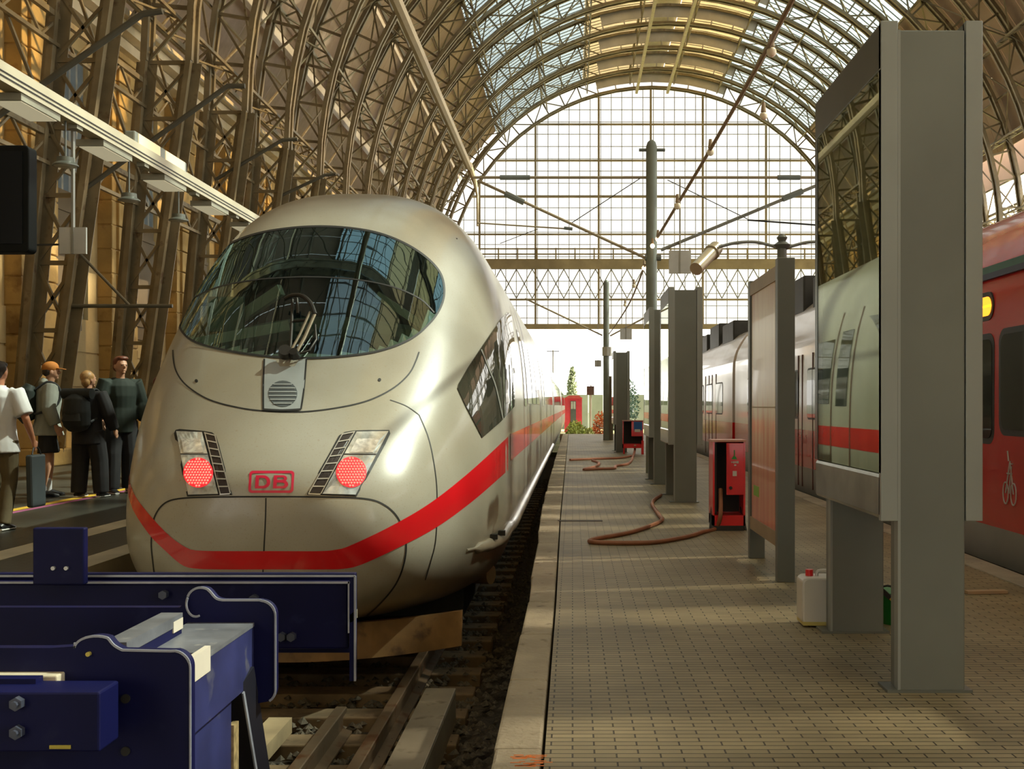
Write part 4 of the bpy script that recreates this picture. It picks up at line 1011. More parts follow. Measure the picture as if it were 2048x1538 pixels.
m = MB()
for x, y in ((252,1397),(252,1502)): q = at(x, y, 2.95); m.cyl(q + Vector((0,-.006,0)), q, .012, 12)
m.build('plate_hole', SEAM, oA)

# ------------------------------------------------------------------ showcases along the platform
case_glass = Glass('showcase_glass', (0.93, 1.0, 0.90), 0.85, 0.012, (0.2, 0.2, 0.15), 0.03, 1.75, (0.97, 1.0, 0.9))
case_back = M('showcase_back_olive', (0.075, 0.065, 0.025), 0.5, 0, 0.35, 1.6, streak=True)
polish = M('polished_trim', (0.30, 0.30, 0.28), 0.18, 0.85, 0.3, 5)
def showcase(Y, xl, label, w=1.27, sides=(-1, 1), zb=.734, zt=2.856, post_far=True):
    root = thing('poster_showcase', (xl + .14, Y, 0), label, 'showcase', 'grey metal showcases on the platform')
    xr_ = xl + .283
    for y in ((Y, Y + w - .02) if post_far else (Y,)):
        m = MB(); m.box((xl, y, 0), (xr_, y + .12, zt - .035)); o = m.build('post', steel_post, root, bevel=.006)
        e = MB(); e.box((xl - .004, y - .004, .0), (xl + .008, y + .05, zt - .035)); e.build('post_edge', steel_light, o)
        f = MB(); f.box((xl - .05, y - .01, 0), (xr_ + .03, y + .14, .012)); f.build('foot_plate', steel_grey, o)
    for sd in sides:
        a, b = (xl - .055, xl - .003) if sd < 0 else (xr_ + .003, xr_ + .055)
        g = a if sd < 0 else b                       # glass face
        m = MB(); m.box((a + (.012 if sd < 0 else 0), Y + .02, zb), (b - (.012 if sd > 0 else 0), Y + w, zt)) ; c = m.build('case', steel_grey, root)
        m = MB()                                       # frame around the glass
        s = -1 if sd < 0 else 1; x0_, x1_ = (a - .02, a + .02) if sd < 0 else (b - .02, b + .02)
        m.box((min(a, x0_), Y - .004, zb - .004), (max(b, x1_), Y + .035, zt + .004)); m.build('frame_end', steel_light, c, bevel=.003)
        m = MB(); m.box((x0_, Y, zt - .20), (x1_, Y + w + .03, zt)); m.build('frame_top', M('frame_dark_grey', (0.075, 0.075, 0.062), .35, .3), c, bevel=.006)
        m = MB(); m.box((x0_, Y, zb), (x1_, Y + w + .03, zb + .20)); m.build('frame_bottom', polish, c, bevel=.02)
        for ya, yb in ((Y + w - .03, Y + w + .03), (Y, Y + .03)):
            m = MB(); m.box((x0_, ya, zb + .2), (x1_, yb, zt - .2)); m.build('frame_stile', M('frame_black_green', (0.015, 0.03, 0.028), .25, .2), c)
        m = MB(); xb = a + .010 if sd < 0 else b - .010
        m.box((xb - .002, Y + .03, zb + .2), (xb + .002, Y + w - .03, zt - .2)); m.build('backing', case_back, c)
        m = MB(); xg = x0_ + .004 if sd < 0 else x1_ - .004
        m.box((xg - .002, Y + .03, zb + .2), (xg + .002, Y + w - .03, zt - .2)); m.build('glass_pane', case_glass, c)
    return root
showcase(4.79, 1.388, 'huge grey showcase with glass front reflecting the white train, nearest on the platform')
showcase(14.2, 1.285, 'grey metal showcase with broad central post beside the red hydrant cabinet', zt=2.72)
showcase(17.45, 1.262, 'narrow grey showcase tucked between the broad showcase and the catenary mast', zt=2.75)
showcase(29.5, 1.145, 'distant grey showcase standing beside the farther red cabinet with blue sticker', zt=2.66)

# ------------------------------------------------------------------ faded poster board
pb = thing('poster_board', (1.48, 7.8, 0), 'poster board with faded reddish poster between two slim grey posts', 'poster board')
for y in (7.78, 9.0):
    m = MB(); m.box((1.418, y, 0), (1.539, y + .09, 2.247 if y < 8 else 2.22)); o = m.build('post', steel_grey, pb, bevel=.004)
m = MB(); m.box((1.435, 7.87, .24), (1.50, 9.0, 2.20)); bd = m.build('board', M('board_brown', (0.20, 0.155, 0.10), .6), pb)
def poster_mat():
    m = bpy.data.materials.new('faded_poster'); m.use_nodes = True; n = m.node_tree.nodes; l = m.node_tree.links; b = n['Principled BSDF']
    tc = n.new('ShaderNodeTexCoord'); sp = n.new('ShaderNodeSeparateXYZ'); l.new(tc.outputs['Object'], sp.inputs[0])
    no = n.new('ShaderNodeTexNoise'); no.inputs['Scale'].default_value = 2.2; no.inputs['Detail'].default_value = 6
    mp = n.new('ShaderNodeMapping'); mp.inputs['Scale'].default_value = (1, 5, .6); l.new(tc.outputs['Object'], mp.inputs[0]); l.new(mp.outputs[0], no.inputs[0])
    ad = n.new('ShaderNodeMath'); ad.operation = 'MULTIPLY_ADD'; ad.inputs[1].default_value = 1.1; l.new(no.outputs[0], ad.inputs[0]); l.new(sp.outputs[2], ad.inputs[2])
    r = n.new('ShaderNodeValToRGB'); e = r.color_ramp.elements
    mr = n.new('ShaderNodeMapRange'); mr.inputs[1].default_value = .5; mr.inputs[2].default_value = 2.8; l.new(ad.outputs[0], mr.inputs[0]); l.new(mr.outputs[0], r.inputs[0])
    e[0].position = 0; e[0].color = (.34, .07, .04, 1); e[1].position = 1; e[1].color = (.62, .36, .20, 1)
    for p, c in ((.2, (.66, .12, .06, 1)), (.4, (.74, .32, .16, 1)), (.55, (.86, .72, .44, 1)), (.8, (.78, .64, .39, 1))): x = e.new(p); x.color = c
    l.new(r.outputs[0], b.inputs['Base Color']); b.inputs['Roughness'].default_value = .3; b.inputs['Coat Weight'].default_value = .4; return m
m = MB(); m.box((1.428, 7.93, .33), (1.436, 8.96, 2.10)); m.build('poster', poster_mat(), bd)
m = MB(); m.box((1.426, 8.62, .52), (1.429, 8.86, .60)); m.build('poster_green_mark', M('poster_green', (0.20, 0.42, 0.04), .5), bd)
m = MB(); m.box((1.4265, 7.93, 1.205), (1.430, 8.96, 1.215)); m.build('poster_joint', M('joint_cream', (0.5, 0.42, 0.28), .6), bd)
for k, z in enumerate((2.10, .24)):
    m = MB(); m.box((1.420, 7.87, z), (1.437, 9.0, z + .10)); m.build('board_rail', M('board_rail_tan', (0.34, 0.26, 0.16), .5), bd)
# double arm lamp with a cylinder head, behind the board
lp = thing('platform_lamp', (1.55, 9.3, 0), 'curved double-arm lamp post with tilted cylindrical head above the poster board', 'lamp')
m = MB(); c0 = at(1564, 490, 9.3); m.cyl((c0.x, 9.3, 0), (c0.x, 9.3, c0.z), .04, 12); m.lathe([(.05,0),(.07,.03),(.03,.06),(.045,.09),(.02,.12)], (c0.x, 9.3, c0.z - .03)); m.build('lamp_pole', steel_grey, lp, smooth=True)
m = MB(); m.tube(spline([at(1562,500,9.3), at(1545,492,9.3), at(1510,484,9.3), at(1470,486,9.3), at(1438,494,9.3)], 5), .013, 8); m.build('lamp_arm', steel_light, lp, smooth=True)
m = MB(); m.tube(spline([at(1566,500,9.3), at(1585,492,9.3), at(1620,484,9.3), at(1660,486,9.3), at(1690,494,9.3)], 5), .013, 8); m.build('lamp_arm', steel_light, lp, smooth=True)
m = MB(); a, b = at(1392, 538, 9.1), at(1432, 496, 9.4); m.tube([a, a.lerp(b, .75), a.lerp(b, .76), a.lerp(b, .84), a.lerp(b, .85), b], [.055, .055, .068, .068, .06, .06], 16)
m.build('lamp_head', M('lamp_head_tan', (0.42, 0.36, 0.25), .35, .3), lp, smooth=True)

# ------------------------------------------------------------------ catenary masts
def mast(Y, x, zt, label, r, first):
    root = thing('catenary_mast', (x, Y, 0), label, 'mast', 'catenary masts')
    m = MB(); m.tube([(x, Y, 0), (x, Y, zt - .12), (x, Y, zt - .04), (x, Y, zt)], [r, r*.95, r*.7, r*.25], 18); m.build('mast_tube', M('mast_green_grey', (0.17, 0.19, 0.155), .45, .1), root, smooth=True)
    k = Y / 20.5; A = lambda px, py: at(px, py, Y)
    return root, A
ms, A = mast(20.5, 1.44, at(0, 280, 20.5).z, 'tall grey-green catenary mast with crossarms in front of the gable', .105, True)
wirem = M('catenary_rod_tan', (0.30, 0.24, 0.15), .5, .2); ins = M('insulator_grey', (0.15, 0.17, 0.16), .4)
def rodset(root, A, parts):
    for nm, pts, r_, mt in parts:
        m = MB(); m.tube([A(*p) for p in pts], r_, 8); m.build(nm, mt, root, smooth=True)
rodset(ms, A, [
    ('crossarm', [(1296,355),(945,355)], .026, wirem), ('crossarm', [(1312,355),(1720,355)], .026, wirem),
    ('strut', [(1293,517),(955,361)], .026, wirem), ('strut', [(1322,500),(1720,335)], .030, M('strut_grey', (0.20, 0.20, 0.17), .5, .2)),
    ('stay_wire', [(1280,357),(1143,446)], .008, dark_iron), ('stay_wire', [(1335,360),(1495,438)], .008, dark_iron),
    ('steady_arm', [(1140,458),(955,446)], .014, wirem), ('steady_arm', [(1495,440),(1700,455)], .016, dark_iron),
    ('hanger_wire', [(1075,458),(1000,487)], .006, dark_iron),
    ('insulator', [(1000,355),(1060,355)], .045, ins), ('insulator', [(1555,355),(1600,355)], .045, ins),
    ('insulator', [(1010,387),(1048,405)], .055, ins), ('insulator', [(1565,398),(1605,382)], .055, ins),
    ('insulator', [(1128,456),(1145,458)], .03, ins), ('mast_cap', [(1278,300),(1330,300)], .03, ins), ('tie_strap', [(1290,515),(1322,515)], .06, ins)])
m2, A2 = mast(40.0, 1.2, at(0, 560, 40).z, 'farther slim catenary mast close to the platform end', .11, False)
rodset(m2, A2, [('crossarm', [(1205,598),(1050,598)], .02, wirem), ('strut', [(1205,671),(1050,597)], .03, wirem), ('strut', [(1220,672),(1252,655),(1300,630)], .03, wirem), ('crossarm', [(1218,598),(1300,598)], .02, wirem),
    ('signal_box', [(1214,694),(1214,712)], .17, M('mast_box', (0.42, 0.40, 0.33), .5))])
m = MB(); m.box((1.27, 40.1, 0), (1.45, 40.4, at(0,752,40).z)); m.build('cable_duct', M('duct_brown', (0.17, 0.14, 0.09), .5), m2)
# overhead conductor rail ending above the nose, and its drop
m = MB(); g = lambda Y: Vector((-1.83 - .004*Y*0, Y, CAMZ + (1.83)/.4286))
m.tube([(-2.02, -20, 5.86), (-2.02, 4, 5.86), (-2.03, 22, 5.90), tuple(at(938, 330, 23))], .075, 8); m.tube([at(938,330,23), at(950,365,22.6), at(955,392,22.2), at(955,452,22)], [.075,.05,.025,.02], 8)
tag(m.build('conductor_rail', M('conductor_tan', (0.40, 0.30, 0.17), .45, .3), smooth=True), 'long tan overhead conductor rail sloping down above the express train roof', 'overhead rail')
# festoon cable with lamps along the platform
fc = thing('festoon_cable', (1.6, 20, 4), 'brown lamp cable strung with bulbs down the platform', 'festoon cable')
P1 = [(2.35, 5.0, 5.55), tuple(at(1585, 0, 9.7)), tuple(at(1528, 110, 11.5)), tuple(at(1420, 300, 15)), tuple(at(1360, 400, 17.4)), tuple(at(1312, 480, 20.3))]
m = MB(); m.tube(spline(P1, 5), .024, 8); m.tube(spline([tuple(at(1290,530,20.8)), tuple(at(1262,600,26)), tuple(at(1238,640,33)), tuple(at(1218,668,39.7))], 5), .018, 8); m.build('cable', M('cable_brown', (0.24, 0.15, 0.075), .6), fc, smooth=True)
bulb = M('bulb_opal', (0.75, 0.66, 0.48), .25, 0, .05); socket = M('socket_tan', (0.3, 0.22, 0.13), .5)
warm = Emis('warm_bulb', (1.0, 0.75, 0.42), 2.2)
for i, (x, y, Y, s, mt) in enumerate(((1543,104,11.2,.085,bulb),(1527,232,11.6,.07,bulb),(1421,304,15,.085,bulb),(1355,412,17.3,.09,bulb),(1316,478,20.1,.08,warm),(1305,492,20.2,.07,warm),(1288,536,21,.07,warm),(1268,572,24,.07,bulb),(1250,610,29,.07,bulb))):
    q = at(x, y, Y); m = MB(); m.cyl(q + Vector((0,0,s*.6)), q + Vector((0,0,s*2.0)), s*.4, 10, s*.25); o = m.build('lamp_socket', socket, fc, smooth=True)
    m = MB(); s *= .62; m.sphere(q, s*.95, s*.95, s); m.build('lamp_bulb', mt, o, smooth=True)
# square white signs hung over the platform
def hang_sign(name, cx, cy, Y, w, h, label, zrod, pxrod=None):
    c = at(cx, cy, Y); W_, H_ = w*Y/FPX/2, h*Y/FPX/2
    root = thing(name, tuple(c), label, 'sign', None)
    m = MB(); m.box((c.x - W_, Y, c.z - H_), (c.x - .012, Y + .03, c.z + H_)); m.box((c.x + .012, Y, c.z - H_), (c.x + W_, Y + .03, c.z + H_)); m.build('sign_panel', M('sign_back_white', (0.46, 0.46, 0.43), .5), root)
    m = MB(); m.box((c.x - .012, Y - .01, c.z - H_), (c.x + .012, Y + .04, zrod)); m.build('sign_rod', M('sign_rod', (0.28, 0.28, 0.25), .4, .3), root); return root, c
hang_sign('platform_sign', 1360, 524, 20.45, 44, 46, 'blank square grey-white sign hanging above the broad showcase', at(0, 354, 20.45).z)
hang_sign('platform_sign', 1252, 668, 39.95, 24, 22, 'small blank square sign hanging above the distant showcase', at(0, 597, 39.95).z)
hang_sign('platform_sign', 1196, 727, 39.95, 13, 13, 'tiny tan sign hanging in the bright open air past the mast', at(0, 597, 39.95).z)
sg, c = hang_sign('platform_sign', 145, 481, 12.5, 54, 53, 'blank white square sign hanging over the people on the dark platform', 4.32)
m = MB(); m.bar(at(60, 490, 12.45), at(118, 489, 12.45), .02, .02); m.build('sign_arm', dark_iron, sg)

# ------------------------------------------------------------------ departure display
dd = thing('departure_display', tuple(at(20, 400, 9)), 'black departure display panel hanging beside the stone wall pilaster', 'display')
a, b = at(-220, 505, 9), at(58, 290, 9)
m = MB(); m.prism([(x, 9.0, z) for x, z in rrect(a.x, a.z, b.x, b.z, .04)], (0, .14, 0)); m.build('display_housing', M('display_black', (0.004, 0.005, 0.005), .6, 0, .2, 3, spec=.15), dd, bevel=.01)
m = MB(); m.box((a.x + .05, 8.992, a.z + .07), (b.x - .05, 9.0, b.z - .05)); m.build('display_screen', M('display_screen', (0.003, 0.004, 0.005), .3, spec=.2), dd)
m = MB(); m.bar((a.x + .4, 9.07, b.z), (a.x + .4, 9.07, b.z + 3.0), .05); m.build('display_hanger', dark_iron, dd)

# ------------------------------------------------------------------ long light band over the far platform, with troffers
lb = thing('light_band', (-5.54, 15, 4.5), 'long pale light band with square diffusers running over the dark platform', 'light band')
lx, lz = -5.54, 4.40
pale_band = M('band_pale_cream', (0.52, 0.47, 0.34), .45, 0, .12, 1)
m = MB(); m.prism([(lx - .10, -4, lz - .06), (lx + .12, -4, lz - .09), (lx + .12, -4, lz + .105), (lx - .02, -4, lz + .13), (lx - .10, -4, lz + .12)], (0, 34, 0)); m.build('band_body', pale_band, lb)
m = MB()
for dz in (-.045, .0): m.box((lx + .12, -4, lz + dz), (lx + .128, 30, lz + dz + .012))
m.build('band_groove', dark_iron, lb)
dif = Emis('diffuser_cream', (0.66, 0.60, 0.40), .28); hous = M('troffer_grey', (0.30, 0.29, 0.22), .5)
for k in range(11):
    y = 7.2 + k*1.95 if k < 10 else 26.7
    m = MB(); m.box((lx - .22, y, lz - .16), (lx + .10, y + .85, lz - .085)); o = m.build('troffer', hous, lb)
    m = MB(); m.box((lx - .20, y + .04, lz - .168), (lx + .08, y + .81, lz - .158)); m.build('diffuser', dif, o)
    m = MB(); m.box((lx + .0, y + 1.25, lz - .13), (lx + .10, y + 1.4, lz - .05)); m.build('band_bracket', hous, lb)
lg2 = thing('lit_sign_box', (-5.6, 15, 4.535), 'glowing cream sign box mounted on top of the pale light band', 'sign')
yy0, yy1 = 12.6, 15.2
m = MB(); zc = CAMZ + 3.55; xc = -5.62
zz1 = lambda Y: CAMZ + (VY - 290) * Y / FPX
m.box((-5.66, 14.2, 4.535), (-5.52, 16.1, 4.70)); m.build('sign_housing', M('sign_glass_grey', (0.25, 0.27, 0.24), .2), lg2, bevel=.02)
m = MB(); m.box((-5.52, 14.3, 4.55), (-5.512, 15.05, 4.685)); m.build('sign_face', Emis('sign_face_cream', (0.9, 0.72, 0.42), .3), lg2); m = MB(); m.box((-5.52, 15.25, 4.55), (-5.512, 16.0, 4.685)); m.build('sign_face', MATS['sign_face_cream'], lg2)
# pendant lamps and arms from the arch legs
def pendant(cx, cy, Y, label):
    c = at(cx, cy, Y); root = thing('pendant_lamp', tuple(c), label, 'lamp', 'dome lamps over the dark platform')
    m = MB(); m.lathe([(.05, .085), (.09, .08), (.095, .03), (.135, .0), (.135, -.012), (.02, -.014)], c, 24); m.build('lamp_shade', M('lamp_shade_grey', (0.13, 0.14, 0.12), .35, .3), root, smooth=True)
    m = MB(); m.lathe([(.12, -.013), (.09, -.022), (.02, -.026)], c, 20); m.build('lamp_glass', M('lamp_glass_pale', (0.55, 0.52, 0.42), .3), root, smooth=True)
    m = MB(); m.cyl(c + Vector((0,0,.08)), Vector((c.x, c.y, 4.33)), .012, 8); m.build('lamp_stem', steel_grey, root); return root
pendant(131, 330, 12.25, 'grey dome lamp hanging under the pale light band nearest the display')
pendant(258, 400, 14.05, 'grey dome lamp hanging between the first two arch legs past the display')
pendant(357, 440, 15.8, 'grey dome lamp hanging just above the white train shoulder')
# tubular service arms bracketing out from the legs
arm_paint = M('arm_dark_green', (0.085, 0.08, 0.06), .5, .1)
LAB = ['bent dark pipe bracket reaching from the first visible arch leg over the light band', 'bent dark pipe bracket on the second visible arch leg', 'bent dark pipe bracket on the third visible arch leg', 'bent dark pipe bracket on the fourth visible arch leg, just above the train roof']
for i, (p, q, r_, Y) in enumerate((((-70,278),(285,28),(325,22),18.4), ((170,378),(455,172),(490,172),23.1), ((430,360),(565,280),(595,278),32.5), ((555,395),(650,350),(672,348),37.2))):
    m = MB(); a, b, c = at(*p, Y), at(*q, Y), at(*r_, Y); m.tube([a, a.lerp(b, .95), b, c], [.055]*4, 8)
    tag(m.build('pipe_bracket', arm_paint, smooth=True), LAB[i], 'pipe bracket', 'bent pipe brackets')
# low cross pipe between the legs
m = MB(); m.tube([at(135, 612, 23), at(345, 612, 23)], .04, 8); m.tube([at(160, 508, 22.9), at(260, 612, 23)], .03, 8)
tag(m.build('cross_pipe', arm_paint, smooth=True), 'thin dark cross pipe and stays in front of the stone wall', 'pipe')

# ------------------------------------------------------------------ hydrant cabinets and hoses
def cabinet(x0, x1, Y, z0, z1, label, dep=.32):
    root = thing('hydrant_cabinet', ((x0 + x1)/2, Y, 0), label, 'hydrant cabinet', 'red hydrant cabinets'); t = .018; xm = x0 + (x1 - x0)*.42
    zs = z0 + .11; m = MB()
    m.box((x0, Y, z0), (x0 + t, Y + dep, z1)); m.box((x1 - t, Y, z0), (x1, Y + dep, z1)); m.box((x0, Y + dep - t, z0), (x1, Y + dep, z1)); m.box((x0, Y, z0), (x1, Y + dep, z0 + .10))
    b = m.build('cabinet_body', red_paint, root)
    m = MB(); m.box((x0 - .008, Y - .008, z1), (x1 + .008, Y + dep, z1 + .018)); m.build('cabinet_top', M('cabinet_top_pale', (0.55, 0.30, 0.24), .5), b)
    m = MB(); m.box((x0 + t, Y + .02, zs), (x0 + t + .02, Y + dep - t, z1 - .02)); m.box((x0 + t, Y + dep - t - .01, zs), (x1 - t, Y + dep - t, z1 - .02)); m.build('cabinet_inside', black_rubber, root)
    m = MB(); m.box((xm, Y - .002, z0 + .30), (x1 - .012, Y + .014, z1 - .012)); d = m.build('door', red_paint, root, bevel=.004)
    return root, d, xm

c1, d1, xm = cabinet(1.372, 1.69, 11.0, .05, .87, 'red hydrant cabinet beside the faded poster board')
m = MB(); Yd = 10.995
m.box((1.565, Yd - .004, .70), (1.60, Yd, .725)); m.box((1.578, Yd - .004, .70), (1.586, Yd, .79)); m.prism([(1.55, Yd, .70), (1.61, Yd, .70), (1.58, Yd, .735)], (0, -.006, 0)); m.build('green_sticker', M('sticker_green', (0.03, 0.30, 0.06), .5), d1)
m = MB(); 
for x, z, w, h in ((1.552,.665,.014,.012),(1.572,.66,.012,.02),(1.59,.662,.012,.018),(1.605,.66,.018,.022),(1.58,.635,.02,.014)): m.box((x, Yd - .003, z), (x + w, Yd, z + h))
m.box((1.565, Yd - .003, .535), (1.605, Yd, .585)); m.build('white_sticker', white_plate, d1)
m = MB(); m.cyl((1.545, Yd - .015, .42), (1.545, Yd, .42), .016, 12); m.build('door_lock', dark_iron, d1)
for x in (1.352, 1.70):
    m = MB(); m.bar((x, 11.05, 0), (x + (.03 if x < 1.5 else -.03), 11.15, .22), .02); m.build('support_leg', dark_iron, c1)
m = MB(); m.box((1.38, 11.0, 0), (1.68, 11.28, .05)); m.build('cabinet_base', dark_iron, c1)
c2, d2, xm2 = cabinet(1.28, 1.80, 28.6, .15, .84, 'red hydrant cabinet with blue sticker beside the distant showcase')
m = MB(); m.box((1.56, 28.59, .60), (1.77, 28.6, .82)); m.build('blue_sticker', M('sticker_blue', (0.02, 0.13, 0.42), .5), d2)
m = MB(); m.box((1.58, 28.585, .56), (1.72, 28.592, .63)); m.build('white_sticker', white_plate, d2)
for x in (1.31, 1.77):
    m = MB(); m.box((x - .02, 28.65, 0), (x + .02, 28.7, .16)); m.build('support_leg', red_paint, c2)
m = MB(); m.box((1.74, 28.4, -.0), (1.80, 28.45, .35)); m.build('red_post', red_paint, c2)
def ground(px, py, z=0.0):
    Y = (CAMZ - z) * FPX / (py - VY); return ((px - VX)*Y/FPX, Y, z)
hose = M('hose_rubber_brown', (0.30, 0.125, 0.06), .55, 0, .2, 6)
gp = [ground(x, y, .02) for x, y in ((1322,990),(1308,1000),(1305,1010),(1318,1030),(1324,1040),(1300,1052),(1255,1066),(1190,1078),(1184,1084),(1240,1086),(1300,1085),(1340,1080),(1380,1072),(1405,1064))]
m = MB(); m.tube(spline(gp + [(1.40, 11.02, .02), (1.44, 10.95, .16), (1.46, 11.1, .40)], 6), .021, 8)
tag(m.build('water_hose', hose, smooth=True), 'brown rubber hose looping over the pavers from the nearer red cabinet', 'hose')
gp = [ground(x, y, .02) for x, y in ((1140,920),(1185,918),(1240,916),(1262,912))]
g2 = [ground(x, y, .02) for x, y in ((1185,921),(1198,926),(1190,934),(1168,939),(1200,938),(1228,937),(1232,932),(1252,929),(1262,922))]
m = MB(); m.tube(spline(gp, 6), .03, 8); m.tube(spline(g2 + [(1.57, 28.5, .05), (1.59, 28.58, .22)], 6), .03, 8)
tag(m.build('water_hose', M('hose_salmon', (0.42, 0.17, 0.10), .55), smooth=True), 'salmon coloured hose tangled on the pavers before the distant red cabinet', 'hose')
# white canister, green watering can and brush, plank
jc = thing('water_canister', (1.34, 6.25, 0), 'translucent white plastic canister standing behind the showcase leg', 'canister')
m = MB(); m.prism([(x, 6.19, z) for x, z in rrect(1.265, .012, 1.47, .275, .035)], (0, .17, 0)); m.build('canister_body', M('canister_plastic', (0.60, 0.58, 0.52), .35, 0, .06), jc, bevel=.012)
m = MB(); m.box((1.27, 6.188, .012), (1.465, 6.362, .032)); m.build('canister_base', M('canister_yellowed', (0.55, 0.46, 0.14), .4), jc)
m = MB(); m.cyl((1.32, 6.27, .27), (1.32, 6.27, .31), .022, 12); m.build('canister_cap', red_paint, jc)
m = MB(); m.tube(spline([(1.36, 6.27, .27), (1.37, 6.27, .30), (1.43, 6.27, .30), (1.44, 6.27, .27)], 4), .01, 8); m.build('canister_handle', M('canister_plastic', (0.6, 0.58, 0.52), .35), jc)
gb = thing('green_bucket', (1.83, 6.34, 0), 'green plastic bucket partly hidden between the showcase posts', 'bucket')
m = MB(); m.tube([(1.83, 6.34, .0), (1.83, 6.34, .18)], [.10, .13], 20); m.build('bucket_body', M('bucket_green', (0.01, 0.22, 0.035), .35), gb, smooth=True)
m = MB(); m.tube(spline([(1.71, 6.34, .18), (1.75, 6.26, .22), (1.83, 6.22, .2), (1.95, 6.34, .18)], 5), .006, 6); m.build('bucket_handle', dark_iron, gb)
br = thing('scrub_brush', (1.76, 6.18, .05), 'yellow handled scrub brush leaning in the green bucket', 'brush')
m = MB(); m.cyl((1.745, 6.19, .17), (1.86, 6.17, .05), .011, 10); m.build('brush_handle', M('brush_yellow', (0.7, 0.48, 0.05), .4), br)
m = MB(); m.bar((1.705, 6.2, .205), (1.748, 6.19, .165), .03, .025); m.build('brush_head', black_rubber, br)
m = MB(); a = ground(1932, 1188, .0); m.bar((a[0], a[1], .012), (a[0] + .27, a[1] + .03, .012), .06, .02); tag(m.build('wood_offcut', M('offcut_pale', (0.42, 0.30, 0.19), .7)), 'flat pale wooden offcut lying on the pavers near the red train', 'plank')
# paint mark on the kerb
m = MB(); rr2 = random.Random(5)
for k in range(26):
    x, y = ground(1020 + 50*rr2.random(), 1512 + 24*rr2.random())[:2]; m.box((x, y, .0042), (x + rr2.uniform(.02,.07), y + rr2.uniform(.003,.008), .0055))
pk = m.build('kerb_paint_mark', M('orange_spray', (0.75, 0.20, 0.03), .6)); tag(pk, 'orange spray paint mark on the pale kerb stone', 'paint mark')
m = MB(); g1 = ground(1115, 1043); g3 = ground(1205, 1042); m.box((g1[0], g1[1], .0), (g3[0], g1[1] + .12, .004)); struct(m.build('trim_90', M('gully_dark', (0.05, 0.04, 0.03), .7)))
